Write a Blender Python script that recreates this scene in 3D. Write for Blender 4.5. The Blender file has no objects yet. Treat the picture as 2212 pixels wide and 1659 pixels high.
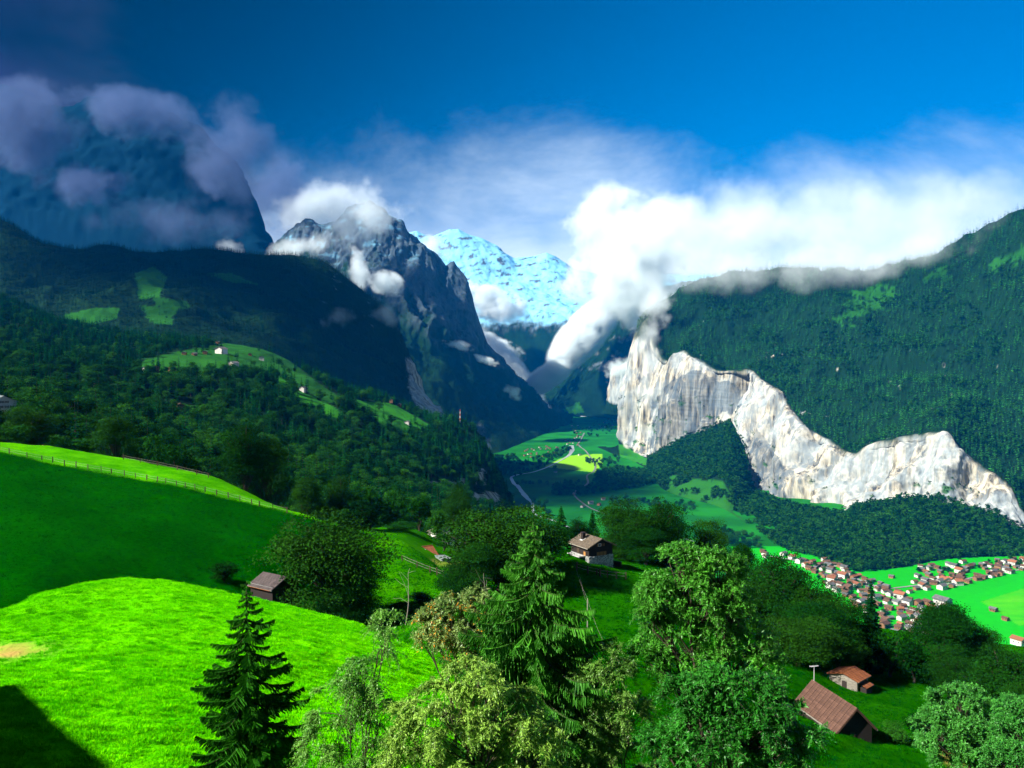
import bpy, math, random
import numpy as np
from mathutils import Vector, Matrix, Euler
from mathutils.bvhtree import BVHTree

random.seed(7)
rng = np.random.default_rng(7)
scene = bpy.context.scene
COL = scene.collection
R = math.radians

# ------------------------------------------------------------------ camera
F = 1840.0                       # focal length in reference pixels (reference frame 2212 x 1659)
CX, CY = 1106.0, 829.5
PITCH = math.atan(44.5 / F)
cam_d = bpy.data.cameras.new('camera')
cam = bpy.data.objects.new('camera', cam_d)
COL.objects.link(cam)
cam_d.sensor_width = 36.0
cam_d.lens = F / 2212.0 * 36.0
cam_d.clip_start = 0.5
cam_d.clip_end = 60000.0
cam.location = (0, 0, 0)
cam.rotation_euler = (math.pi / 2 - PITCH, 0, 0)
scene.camera = cam

# ------------------------------------------------------------------ world, sun, exposure
SUN_EL = R(38)
SUN_DIR = Vector((-0.90, -0.43, 0)).normalized() * math.cos(SUN_EL) + Vector((0, 0, math.sin(SUN_EL)))
world = bpy.data.worlds.new('World')
scene.world = world
world.use_nodes = True
wn, wl = world.node_tree.nodes, world.node_tree.links
wn.clear()


def nd(tree, t, **kw):
    n = tree.nodes.new(t)
    for k, v in kw.items():
        if k.startswith('i_'):
            n.inputs[k[2:].replace('_', ' ')].default_value = v
        else:
            setattr(n, k, v)
    return n


def build_world():
    T = world.node_tree
    L = T.links.new
    out = nd(T, 'ShaderNodeOutputWorld')
    bg = nd(T, 'ShaderNodeBackground')
    bg.inputs['Strength'].default_value = 0.055
    L(bg.outputs[0], out.inputs['Surface'])
    sky = nd(T, 'ShaderNodeTexSky')
    sky.sky_type = 'NISHITA'
    sky.sun_disc = False
    sky.sun_elevation = SUN_EL
    sky.sun_rotation = math.atan2(SUN_DIR.x, SUN_DIR.y)
    sky.altitude = 1200
    sky.air_density = 1.0
    sky.dust_density = 0.2
    sky.ozone_density = 3.0
    tint = nd(T, 'ShaderNodeMix', data_type='RGBA', blend_type='MULTIPLY')
    tint.inputs[0].default_value = 1.0
    L(sky.outputs[0], tint.inputs[6])
    tint.inputs[7].default_value = SKY_TINT
    geo = nd(T, 'ShaderNodeTexCoord')
    # slow brightening of the sky from the left horizon side to the right
    dot = nd(T, 'ShaderNodeVectorMath', operation='DOT_PRODUCT')
    L(geo.outputs['Generated'], dot.inputs[0])
    dot.inputs[1].default_value = Vector((0.88, 0.30, -0.36)).normalized()
    mr = nd(T, 'ShaderNodeMapRange')
    mr.interpolation_type = 'SMOOTHSTEP'
    L(dot.outputs['Value'], mr.inputs['Value'])
    mr.inputs['From Min'].default_value = -0.30
    mr.inputs['From Max'].default_value = 0.50
    mr.inputs['To Min'].default_value = 0.03
    mr.inputs['To Max'].default_value = 0.95
    grad = nd(T, 'ShaderNodeVectorMath', operation='SCALE')
    L(tint.outputs[2], grad.inputs[0])
    L(mr.outputs[0], grad.inputs['Scale'])
    # high thin cloud veil, thicker towards the horizon
    sep = nd(T, 'ShaderNodeSeparateXYZ')
    L(geo.outputs['Generated'], sep.inputs[0])
    cmb = nd(T, 'ShaderNodeVectorMath', operation='MULTIPLY')
    L(geo.outputs['Generated'], cmb.inputs[0])
    cmb.inputs[1].default_value = (1.0, 1.0, 1.7)
    no = nd(T, 'ShaderNodeTexNoise')
    no.inputs['Scale'].default_value = 3.1
    no.inputs['Detail'].default_value = 9
    no.inputs['Roughness'].default_value = 0.6
    no.inputs['Distortion'].default_value = 0.25
    L(cmb.outputs[0], no.inputs['Vector'])
    # threshold falls towards the horizon
    th = nd(T, 'ShaderNodeMapRange')
    L(sep.outputs['Z'], th.inputs['Value'])
    th.inputs['From Min'].default_value = 0.09
    th.inputs['From Max'].default_value = 0.315
    th.inputs['To Min'].default_value = 0.60
    th.inputs['To Max'].default_value = -0.20
    ad0 = nd(T, 'ShaderNodeMath', operation='ADD')
    L(no.outputs['Fac'], ad0.inputs[0]); L(th.outputs[0], ad0.inputs[1])
    lf = nd(T, 'ShaderNodeMapRange')
    lf.interpolation_type = 'SMOOTHSTEP'
    L(dot.outputs['Value'], lf.inputs['Value'])
    lf.inputs['From Min'].default_value = 0.05
    lf.inputs['From Max'].default_value = -0.40
    lf.inputs['To Min'].default_value = 0.0
    lf.inputs['To Max'].default_value = 0.44
    ad = nd(T, 'ShaderNodeMath', operation='ADD')
    L(ad0.outputs[0], ad.inputs[0]); L(lf.outputs[0], ad.inputs[1])
    cov = nd(T, 'ShaderNodeMapRange')
    cov.interpolation_type = 'SMOOTHSTEP'
    L(ad.outputs[0], cov.inputs['Value'])
    cov.inputs['From Min'].default_value = 0.50
    cov.inputs['From Max'].default_value = 1.05
    cov.inputs['To Min'].default_value = 0.0
    cov.inputs['To Max'].default_value = 0.92
    # cloud brightness follows the same left-to-right light
    cl = nd(T, 'ShaderNodeMapRange')
    cl.interpolation_type = 'SMOOTHSTEP'
    L(dot.outputs['Value'], cl.inputs['Value'])
    cl.inputs['From Min'].default_value = -0.30
    cl.inputs['From Max'].default_value = 0.26
    ccol = nd(T, 'ShaderNodeMix', data_type='RGBA')
    L(cl.outputs[0], ccol.inputs[0])
    ccol.inputs[6].default_value = (0.26, 0.20, 0.75, 1)
    ccol.inputs[7].default_value = (*CLOUD_COL, 1)
    mix = nd(T, 'ShaderNodeMix', data_type='RGBA')
    L(cov.outputs[0], mix.inputs[0])
    L(grad.outputs[0], mix.inputs[6])
    L(ccol.outputs[2], mix.inputs[7])
    L(mix.outputs[2], bg.inputs['Color'])


SKY_TINT = (0.0, 0.56, 0.92, 1)
CLOUD_COL = (7.0, 8.0, 8.4)
build_world()
sun_d = bpy.data.lights.new('sun', 'SUN')
sun_d.energy = 5.0
sun_d.angle = R(0.5)
sun_d.color = (1.0, 0.95, 0.84)
sun = bpy.data.objects.new('sun', sun_d)
COL.objects.link(sun)
sun.rotation_euler = (-SUN_DIR).to_track_quat('-Z', 'Y').to_euler()
sun.location = SUN_DIR * 2000
vs = scene.view_settings
scene.display_settings.display_device = 'sRGB'
vs.view_transform = 'Standard'
vs.look = 'None'
vs.gamma = 1.0
vs.exposure = 1.5
vs.use_curve_mapping = False
cy = scene.cycles
scene.render.engine = 'CYCLES'
cy.max_bounces = 7
cy.diffuse_bounces = 2
cy.glossy_bounces = 1
cy.transmission_bounces = 2
cy.volume_bounces = 5
cy.transparent_max_bounces = 6
cy.volume_max_steps = 160
cy.volume_step_rate = 0.6
cy.use_denoising = True
cy.use_adaptive_sampling = True
cy.adaptive_threshold = 0.02
cy.sample_clamp_indirect = 4.0


# ------------------------------------------------------------------ helpers
def W(px, py, d):
    """reference pixel + distance along the view axis -> world point (array friendly)"""
    px, py, d = np.asarray(px, float), np.asarray(py, float), np.asarray(d, float)
    x = (px - CX) / F * d
    z = (CY - py) / F * d
    x, d, z = np.broadcast_arrays(x, d, z)
    return np.stack([x, d * math.cos(PITCH) + z * math.sin(PITCH), -d * math.sin(PITCH) + z * math.cos(PITCH)], -1)


def proj(p):
    p = np.asarray(p, float)
    d = p[..., 1] * math.cos(PITCH) - p[..., 2] * math.sin(PITCH)
    z = p[..., 1] * math.sin(PITCH) + p[..., 2] * math.cos(PITCH)
    d = np.where(np.abs(d) < 1e-3, 1e-3, d)
    return CX + p[..., 0] / d * F, CY - z / d * F, d


_perm = rng.permutation(256)
_perm = np.concatenate([_perm, _perm, _perm])
_grad = rng.normal(size=(256, 3)); _grad /= np.linalg.norm(_grad, axis=1)[:, None]


def noise(x, y, z=0.0):
    x, y, z = np.broadcast_arrays(np.asarray(x, float), np.asarray(y, float), np.asarray(z, float))
    xi, yi, zi = np.floor(x).astype(int), np.floor(y).astype(int), np.floor(z).astype(int)
    xf, yf, zf = x - xi, y - yi, z - zi
    u, v, w = [t * t * t * (t * (t * 6 - 15) + 10) for t in (xf, yf, zf)]
    xi, yi, zi = xi & 255, yi & 255, zi & 255

    def g(a, b, c):
        h = _perm[_perm[_perm[xi + a] + yi + b] + zi + c]
        G = _grad[h]
        return G[..., 0] * (xf - a) + G[..., 1] * (yf - b) + G[..., 2] * (zf - c)
    l = lambda a, b, t: a + (b - a) * t
    return 1.5 * l(l(l(g(0, 0, 0), g(1, 0, 0), u), l(g(0, 1, 0), g(1, 1, 0), u), v),
                   l(l(g(0, 0, 1), g(1, 0, 1), u), l(g(0, 1, 1), g(1, 1, 1), u), v), w)


def fbm(x, y, z=0.0, o=4, g=0.5, ridged=False):
    s, a, f = 0, 1.0, 1.0
    for k in range(o):
        n = noise(np.asarray(x) * f + 17 * k, np.asarray(y) * f, np.asarray(z) * f)
        s = s + a * ((1 - 2 * np.abs(n)) if ridged else n)
        a *= g; f *= 2.03
    return s


def pchip(t, Y, tq):
    """monotone cubic along axis 0 of Y"""
    t = np.asarray(t, float); Y = np.asarray(Y, float)
    h = np.diff(t); hs = h.reshape(-1, *([1] * (Y.ndim - 1)))
    dl = np.diff(Y, axis=0) / hs
    m = np.zeros_like(Y)
    if len(t) > 2:
        w1 = 2 * hs[1:] + hs[:-1]; w2 = hs[1:] + 2 * hs[:-1]
        prod = dl[:-1] * dl[1:]
        with np.errstate(divide='ignore', invalid='ignore'):
            mm = (w1 + w2) / (w1 / dl[:-1] + w2 / dl[1:])
        m[1:-1] = np.where(prod > 0, mm, 0)
    m[0] = dl[0]; m[-1] = dl[-1]
    i = np.clip(np.searchsorted(t, tq, side='right') - 1, 0, len(h) - 1)
    sh = (-1,) + (1,) * (Y.ndim - 1)
    s = ((tq - t[i]) / h[i]).reshape(sh)
    hh = h[i].reshape(sh)
    s2, s3 = s * s, s * s * s
    return (2 * s3 - 3 * s2 + 1) * Y[i] + (s3 - 2 * s2 + s) * hh * m[i] + (-2 * s3 + 3 * s2) * Y[i + 1] + (s3 - s2) * hh * m[i + 1]


def row_pts(row, nx, smooth=True):
    a = np.asarray(row, float)
    t = (a[:, 0] - a[0, 0]) / (a[-1, 0] - a[0, 0])
    tq = np.linspace(0, 1, nx)
    a = a.copy(); a[:, 2] = np.log(a[:, 2])
    q = pchip(t, a, tq) if smooth else np.stack([np.interp(tq, t, a[:, k]) for k in range(3)], -1)
    return W(q[:, 0], q[:, 1], np.exp(q[:, 2]))


def loft(rows, segs, nx, smooth_rows=True, smooth_v=True):
    """rows: lists of (px,py,d) or ready (nx,3) arrays, near/low to far/high -> grid (ny+1, nx, 3) and v (row index)"""
    P = np.stack([r if isinstance(r, np.ndarray) else row_pts(r, nx, smooth_rows) for r in rows])
    v = np.concatenate([np.linspace(k, k + 1, s, endpoint=False) for k, s in enumerate(segs)] + [[len(segs)]])
    if smooth_v:
        return pchip(np.arange(len(rows)), P, v), v
    i = np.clip(np.floor(v).astype(int), 0, len(segs) - 1); s = (v - i)[:, None, None]
    return P[i] * (1 - s) + P[i + 1] * s, v


def grid_normals(P):
    du = np.gradient(P, axis=1); dv = np.gradient(P, axis=0)
    n = np.cross(du, dv)
    return n / (np.linalg.norm(n, axis=-1, keepdims=True) + 1e-9)


def new_mesh(name, verts, quads=None, tris=None, smooth=True, mats=(), mat_idx=None):
    me = bpy.data.meshes.new(name)
    verts = np.asarray(verts, np.float32).reshape(-1, 3)
    me.vertices.add(len(verts)); me.vertices.foreach_set('co', verts.ravel())
    faces, tot = [], []
    if quads is not None and len(quads):
        faces.append(np.asarray(quads, np.int32).reshape(-1, 4).ravel()); tot.append(np.full(len(quads), 4, np.int32))
    if tris is not None and len(tris):
        faces.append(np.asarray(tris, np.int32).reshape(-1, 3).ravel()); tot.append(np.full(len(tris), 3, np.int32))
    if faces:
        li = np.concatenate(faces); ct = np.concatenate(tot)
        st = np.concatenate([[0], np.cumsum(ct)[:-1]]).astype(np.int32)
        me.loops.add(len(li)); me.loops.foreach_set('vertex_index', li)
        me.polygons.add(len(ct)); me.polygons.foreach_set('loop_start', st); me.polygons.foreach_set('loop_total', ct)
        me.polygons.foreach_set('use_smooth', np.full(len(ct), smooth, bool))
        if mat_idx is not None:
            me.polygons.foreach_set('material_index', np.asarray(mat_idx, np.int32))
    for m in mats:
        me.materials.append(m)
    me.update(calc_edges=True)
    return me


def grid_quads(ny, nx):
    i = np.arange((ny - 1) * nx).reshape(ny - 1, nx)[:, :-1]
    return np.stack([i, i + 1, i + nx + 1, i + nx], -1).reshape(-1, 4)


def fattr(me, name, vals):
    a = me.attributes.new(name, 'FLOAT', 'POINT')
    a.data.foreach_set('value', np.asarray(vals, np.float32).ravel())


def tag(o, label=None, cat=None, group=None, kind=None):
    if label: o['label'] = label
    if cat: o['category'] = cat
    if group: o['group'] = group
    if kind: o['kind'] = kind
    return o


def link(name, me, parent=None, loc=(0, 0, 0), rot=(0, 0, 0), scale=(1, 1, 1)):
    o = bpy.data.objects.new(name, me)
    COL.objects.link(o)
    o.parent = parent
    o.location = loc; o.rotation_euler = rot; o.scale = scale
    return o


def empty(name, loc, rz=0):
    o = bpy.data.objects.new(name, None)
    COL.objects.link(o); o.location = loc; o.rotation_euler = (0, 0, rz)
    o.empty_display_size = 0.5
    return o


# ------------------------------------------------------------------ materials
def mat(name):
    m = bpy.data.materials.new(name); m.use_nodes = True
    m.node_tree.nodes.clear()
    return m, m.node_tree


def ramp(T, fac, stops):
    r = nd(T, 'ShaderNodeValToRGB')
    e = r.color_ramp.elements
    while len(e) < len(stops): e.new(0.5)
    for k, (p, c) in enumerate(stops):
        e[k].position = p; e[k].color = (*c, 1)
    T.links.new(fac, r.inputs[0])
    return r.outputs[0]


def noise_tex(T, scale, detail=5, rough=0.55, coord='Object', stretch=None, dist=0.0):
    tc = nd(T, 'ShaderNodeTexCoord')
    src = tc.outputs[coord]
    if stretch:
        mp = nd(T, 'ShaderNodeMapping'); mp.inputs['Scale'].default_value = stretch
        T.links.new(src, mp.inputs[0]); src = mp.outputs[0]
    n = nd(T, 'ShaderNodeTexNoise')
    n.inputs['Scale'].default_value = scale; n.inputs['Detail'].default_value = detail
    n.inputs['Roughness'].default_value = rough; n.inputs['Distortion'].default_value = dist
    T.links.new(src, n.inputs['Vector'])
    return n.outputs['Fac']


def mixc(T, fac, a, b, blend='MIX'):
    m = nd(T, 'ShaderNodeMix', data_type='RGBA', blend_type=blend)
    for s, v in ((0, fac), (6, a), (7, b)):
        if isinstance(v, (int, float)): m.inputs[s].default_value = v
        elif isinstance(v, tuple): m.inputs[s].default_value = (*v, 1) if len(v) == 3 else v
        else: T.links.new(v, m.inputs[s])
    return m.outputs[2]


def math_n(T, op, a, b=None, clamp=False):
    m = nd(T, 'ShaderNodeMath', operation=op, use_clamp=clamp)
    for k, v in enumerate((a, b)):
        if v is None: continue
        if isinstance(v, (int, float)): m.inputs[k].default_value = v
        else: T.links.new(v, m.inputs[k])
    return m.outputs[0]


def attr(T, name, kind='GEOMETRY'):
    a = nd(T, 'ShaderNodeAttribute', attribute_name=name, attribute_type=kind)
    return a


def finish(T, color, rough=0.9, spec=0.2, bump=None, bump_str=0.5, bump_dist=1.0, transl=0.0, tcol=None):
    out = nd(T, 'ShaderNodeOutputMaterial')
    b = nd(T, 'ShaderNodeBsdfPrincipled')
    b.inputs['Roughness'].default_value = rough
    b.inputs['Specular IOR Level'].default_value = spec
    if isinstance(color, tuple): b.inputs['Base Color'].default_value = (*color, 1)
    else: T.links.new(color, b.inputs['Base Color'])
    if bump is not None:
        bn = nd(T, 'ShaderNodeBump')
        bn.inputs['Strength'].default_value = bump_str; bn.inputs['Distance'].default_value = bump_dist
        T.links.new(bump, bn.inputs['Height']); T.links.new(bn.outputs[0], b.inputs['Normal'])
    sh = b.outputs[0]
    if transl > 0:
        t = nd(T, 'ShaderNodeBsdfTranslucent')
        if isinstance(color, tuple): t.inputs[0].default_value = (*color, 1)
        else: T.links.new(color, t.inputs[0])
        mx = nd(T, 'ShaderNodeMixShader'); mx.inputs[0].default_value = transl
        T.links.new(sh, mx.inputs[1]); T.links.new(t.outputs[0], mx.inputs[2]); sh = mx.outputs[0]
    T.links.new(sh, out.inputs['Surface'])


M = {}


def make_materials():
    # meadow grass close by: 'mow' attribute = sward with sunlight in its colour, else cloud shade put into a dark green
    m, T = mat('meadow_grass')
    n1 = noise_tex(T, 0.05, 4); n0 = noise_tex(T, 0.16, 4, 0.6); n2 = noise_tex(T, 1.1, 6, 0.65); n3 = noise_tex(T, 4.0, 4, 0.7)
    shaded_c = mixc(T, ramp(T, n2, [(0.3, (0, 0, 0)), (0.7, (1, 1, 1))]), (0.000, 0.032, 0.000), (0.001, 0.075, 0.000))  # cloud shade over the meadow put into this darker green
    shaded_c = mixc(T, ramp(T, n1, [(0.40, (0, 0, 0)), (0.70, (0.45, 0.45, 0.45))]), shaded_c, (0.003, 0.12, 0.000))
    sunlit_c = mixc(T, ramp(T, n2, [(0.32, (0, 0, 0)), (0.68, (1, 1, 1))]), (0.055, 0.46, 0.000), (0.17, 0.66, 0.001))
    sunlit_c = mixc(T, ramp(T, n1, [(0.45, (0, 0, 0)), (0.7, (0.6, 0.6, 0.6))]), sunlit_c, (0.20, 0.68, 0.001))
    sunlit_c = mixc(T, ramp(T, n0, [(0.40, (0.55, 0.55, 0.55)), (0.62, (0, 0, 0))]), sunlit_c, (0.016, 0.26, 0.000))
    c = mixc(T, attr(T, 'bright_grass').outputs['Fac'], shaded_c, sunlit_c)
    c = mixc(T, attr(T, 'dry').outputs['Fac'], c, (0.42, 0.30, 0.08))
    h = math_n(T, 'ADD', math_n(T, 'MULTIPLY', n2, 1.0), math_n(T, 'MULTIPLY', n3, 0.5))
    finish(T, c, 0.95, 0.0, h, 0.9, 0.35)
    M['meadow'] = m
    # valley floor fields
    m, T = mat('valley_fields')
    n1 = noise_tex(T, 0.006, 4); n2 = noise_tex(T, 0.05, 5)
    c = mixc(T, ramp(T, n1, [(0.4, (0, 0, 0)), (0.6, (1, 1, 1))]), (0.003, 0.095, 0.004), (0.008, 0.17, 0.006))
    c = mixc(T, attr(T, 'bright_grass').outputs['Fac'], c, (0.006, 0.40, 0.001))
    c = mixc(T, attr(T, 'hay').outputs['Fac'], c, (0.22, 0.52, 0.002))  # part of the field's sun patch is put into this yellow-green
    c = mixc(T, math_n(T, 'MULTIPLY', n2, 0.35), c, (0.01, 0.10, 0.01))
    c = mixc(T, attr(T, 'rock').outputs['Fac'], c, (0.3, 0.28, 0.25))
    finish(T, c, 0.95, 0.05)
    M['valley'] = m
    # mountain sides: rock, meadow, snow masks over forest floor
    m, T = mat('mountain_side')
    n1 = noise_tex(T, 0.012, 6, 0.6)
    n2 = noise_tex(T, 0.05, 8, 0.62, stretch=(1, 1, 0.09), dist=0.25)
    n4 = noise_tex(T, 0.008, 4, 0.55)
    n3 = noise_tex(T, 0.03, 7, 0.7, stretch=(1, 1, 0.12), dist=0.3)
    floor = mixc(T, n1, (0.0015, 0.012, 0.005), (0.004, 0.026, 0.007))
    mead = mixc(T, n1, (0.010, 0.11, 0.006), (0.035, 0.22, 0.010))
    rk = ramp(T, n2, [(0.36, (0.03, 0.032, 0.035)), (0.45, (0.20, 0.185, 0.15)), (0.54, (0.38, 0.35, 0.275)), (0.74, (0.58, 0.54, 0.44))])
    rk = mixc(T, ramp(T, n3, [(0.51, (0, 0, 0)), (0.60, (1, 1, 1))]), rk, (0.13, 0.15, 0.16))
    rk = mixc(T, ramp(T, n4, [(0.42, (0, 0, 0)), (0.60, (.75, .75, .75))]), rk, mixc(T, n2, (0.10, 0.14, 0.17), (0.40, 0.45, 0.46)))
    rk = mixc(T, attr(T, 'dark').outputs['Fac'], rk, mixc(T, n2, (0.004, 0.016, 0.030), (0.05, 0.085, 0.12)))  # bluish dark rock carries shade and haze in its colour
    c = mixc(T, attr(T, 'bright_grass').outputs['Fac'], floor, mead)
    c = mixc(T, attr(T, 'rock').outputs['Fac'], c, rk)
    c = mixc(T, attr(T, 'snow').outputs['Fac'], c, (0.20, 0.50, 0.72))  # blue skylight put into the snow colour
    finish(T, c, 0.95, 0.05, n2, 0.45, 8.0)
    M['mountain'] = m
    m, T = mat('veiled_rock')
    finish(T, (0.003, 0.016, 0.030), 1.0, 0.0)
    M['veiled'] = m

    def leaf(name, c0, c1, tr=0.25, spec=0.35, rough=0.45, sp=None, vr=0.6):
        m, T = mat(name)
        t = attr(T, 'tint').outputs['Fac']
        oi = nd(T, 'ShaderNodeObjectInfo')
        c = mixc(T, t, c0, c1)
        hs = nd(T, 'ShaderNodeHueSaturation')
        v = math_n(T, 'ADD', math_n(T, 'MULTIPLY', oi.outputs['Random'], vr), 1 - vr / 2)
        T.links.new(v, hs.inputs['Value'])
        hue = math_n(T, 'ADD', math_n(T, 'MULTIPLY', oi.outputs['Random'], -0.03), 0.515)
        T.links.new(hue, hs.inputs['Hue'])
        T.links.new(c, hs.inputs['Color'])
        col = hs.outputs[0]
        if name == 'grass_blade':
            n_ = nd(T, 'ShaderNodeTexNoise'); n_.inputs['Scale'].default_value = 0.14; n_.inputs['Detail'].default_value = 4; n_.inputs['Roughness'].default_value = .65
            T.links.new(oi.outputs['Location'], n_.inputs['Vector'])
            col = mixc(T, ramp(T, n_.outputs['Fac'], [(0.34, (.7, .7, .7)), (0.56, (0, 0, 0))]), col, (0.018, 0.32, 0.0))
            m_ = nd(T, 'ShaderNodeTexNoise'); m_.inputs['Scale'].default_value = 0.9; m_.inputs['Detail'].default_value = 3
            T.links.new(oi.outputs['Location'], m_.inputs['Vector'])
            col = mixc(T, ramp(T, m_.outputs['Fac'], [(0.38, (.6, .6, .6)), (0.52, (0, 0, 0))]), col, (0.014, 0.22, 0.0))
        if sp:
            sa = attr(T, 'berry').outputs['Fac']
            col = mixc(T, sa, col, sp)
        finish(T, col, rough, spec, transl=tr)
        M[name] = m
    leaf('broad_leaf', (0.0008, 0.011, 0.001), (0.009, 0.080, 0.003), 0.2, 0.05, 0.8)
    leaf('hill_leaf', (0.0006, 0.012, 0.002), (0.014, 0.105, 0.006), 0.2, 0.02, 0.7, None, 1.5)
    leaf('hill_needle', (0.0003, 0.007, 0.003), (0.005, 0.062, 0.010), 0.1, 0.0, 0.8, None, 1.3)
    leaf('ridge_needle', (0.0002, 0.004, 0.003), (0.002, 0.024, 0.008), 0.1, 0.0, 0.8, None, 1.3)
    leaf('far_needle', (0.0005, 0.010, 0.004), (0.018, 0.15, 0.018), 0.1, 0.05, 0.8, None, 1.5)
    leaf('ash_leaf', (0.004, 0.075, 0.003), (0.085, 0.38, 0.028), 0.3, 0.25, 0.45)
    leaf('pale_leaf', (0.012, 0.10, 0.004), (0.24, 0.46, 0.06), 0.3, 0.3, 0.45)
    leaf('birch_leaf', (0.02, 0.16, 0.006), (0.22, 0.48, 0.06), 0.3, 0.3, 0.45)
    leaf('rowan_leaf', (0.015, 0.09, 0.006), (0.24, 0.36, 0.09), 0.25, 0.35, 0.45, (0.55, 0.24, 0.01))
    leaf('spruce_needle', (0.012, 0.11, 0.006), (0.12, 0.42, 0.03), 0.2, 0.2, 0.5)
    leaf('dark_spruce_needle', (0.002, 0.035, 0.002), (0.028, 0.20, 0.008), 0.15, 0.05, 0.7)
    leaf('bush_leaf', (0.012, 0.12, 0.012), (0.06, 0.30, 0.035), 0.25, 0.3, 0.5)
    leaf('grass_blade', (0.05, 0.42, 0.000), (0.22, 0.80, 0.001), 0.35, 0.0, 0.8)
    leaf('shaded_grass_blade', (0.000, 0.028, 0.000), (0.001, 0.095, 0.000), 0.3, 0.0, 0.8)  # blade colour darkened for the cloud shade on the meadow
    m, T = mat('bark')
    n = noise_tex(T, 6, 5, stretch=(1, 1, 0.2))
    finish(T, ramp(T, n, [(0.3, (0.018, 0.013, 0.009)), (0.7, (0.075, 0.058, 0.042))]), 0.9, 0.1, n, 0.6, 0.03)
    M['bark'] = m
    m, T = mat('dead_wood')
    finish(T, (0.20, 0.18, 0.15), 0.9, 0.1); M['dead_wood'] = m

    def simple(name, c0, c1, sc, stretch=None, rough=0.85, spec=0.2, bs=0.4, bd=0.03):
        m, T = mat(name)
        n = noise_tex(T, sc, 6, 0.6, stretch=stretch)
        oi = nd(T, 'ShaderNodeObjectInfo')
        hs = nd(T, 'ShaderNodeHueSaturation')
        T.links.new(math_n(T, 'ADD', math_n(T, 'MULTIPLY', oi.outputs['Random'], 0.4), 0.8), hs.inputs['Value'])
        T.links.new(ramp(T, n, [(0.3, c0), (0.7, c1)]), hs.inputs['Color'])
        finish(T, hs.outputs[0], rough, spec, n, bs, bd)
        M[name] = m
    simple('old_wood', (0.02, 0.014, 0.010), (0.075, 0.05, 0.032), 3, (1, 1, 12))
    simple('black_wood', (0.008, 0.006, 0.006), (0.03, 0.022, 0.02), 3, (1, 1, 12))
    simple('grey_wood', (0.10, 0.095, 0.085), (0.26, 0.24, 0.20), 3, (1, 1, 10))
    simple('pale_wood', (0.22, 0.18, 0.12), (0.42, 0.36, 0.26), 4, (1, 1, 6))
    simple('shutter_wood', (0.16, 0.07, 0.02), (0.34, 0.16, 0.05), 4, (1, 1, 6))
    simple('brown_tile', (0.045, 0.024, 0.018), (0.095, 0.050, 0.037), 2.5)
    simple('grey_brown_tile', (0.06, 0.048, 0.036), (0.15, 0.12, 0.09), 2.5)
    simple('rust_sheet', (0.06, 0.018, 0.008), (0.22, 0.075, 0.028), 1.5)
    simple('dark_sheet', (0.04, 0.032, 0.034), (0.075, 0.06, 0.06), 1.5)
    simple('slate', (0.08, 0.10, 0.10), (0.18, 0.22, 0.21), 1.5)
    simple('orange_tile', (0.15, 0.055, 0.028), (0.26, 0.10, 0.05), 1.0)
    simple('village_brown', (0.05, 0.028, 0.018), (0.12, 0.065, 0.042), 0.6)
    simple('village_grey', (0.05, 0.055, 0.06), (0.12, 0.12, 0.12), 0.6)
    simple('plaster', (0.34, 0.33, 0.31), (0.54, 0.52, 0.49), 0.8)
    simple('chalet_wood', (0.10, 0.05, 0.025), (0.24, 0.12, 0.06), 1.5)
    simple('stone', (0.14, 0.15, 0.15), (0.50, 0.50, 0.48), 4, None, 0.9, 0.2, 0.8, 0.05)
    simple('mortar', (0.12, 0.13, 0.13), (0.25, 0.26, 0.25), 5)
    simple('white_trim', (0.62, 0.60, 0.56), (0.78, 0.76, 0.72), 2)
    simple('glass_pane', (0.015, 0.02, 0.025), (0.03, 0.04, 0.05), 2, None, 0.15, 0.5, 0.0)
    simple('metal', (0.35, 0.36, 0.37), (0.5, 0.5, 0.5), 3, None, 0.4, 0.5)
    simple('red_paint', (0.45, 0.06, 0.03), (0.55, 0.09, 0.05), 1)
    simple('asphalt', (0.14, 0.15, 0.15), (0.22, 0.22, 0.22), 0.3)
    simple('gravel', (0.30, 0.26, 0.20), (0.46, 0.42, 0.34), 3)
    simple('river_water', (0.22, 0.26, 0.28), (0.42, 0.46, 0.48), 0.15, None, 0.4, 0.4)
    simple('orange_cloth', (0.45, 0.16, 0.07), (0.62, 0.27, 0.13), 2)


make_materials()
HAZE_DENS = 2.0e-5
HAZE_COL = (0.0, 0.30, 1.0, 1)


# ------------------------------------------------------------------ terrain
FLOOR = -480.0
GRIDS = {}


def in_poly(px, py, poly):
    poly = np.asarray(poly, float)
    ins = np.zeros(np.shape(px), bool)
    j = len(poly) - 1
    for i in range(len(poly)):
        xi, yi = poly[i]; xj, yj = poly[j]
        c = ((yi > py) != (yj > py)) & (px < (xj - xi) * (py - yi) / (yj - yi + 1e-12) + xi)
        ins ^= c; j = i
    return ins


def terrain(name, P, material, attrs, label, cat, kind='structure'):
    ny, nx, _ = P.shape
    P = P.copy(); P[..., 2] = np.maximum(P[..., 2], FLOOR - 4)
    me = new_mesh(name, P, quads=grid_quads(ny, nx), mats=[material])
    for k, v in attrs.items():
        fattr(me, k, v)
    o = link(name, me)
    tag(o, label, cat, None, kind)
    GRIDS[o.name] = P
    return o


def drop_row(row, nx, dy, dz):
    p = row_pts(row, nx).copy(); p[:, 1] += dy; p[:, 2] += dz
    return p


def sstep(a, b, x):
    t = np.clip((x - a) / (b - a), 0, 1); return t * t * (3 - 2 * t)


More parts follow.
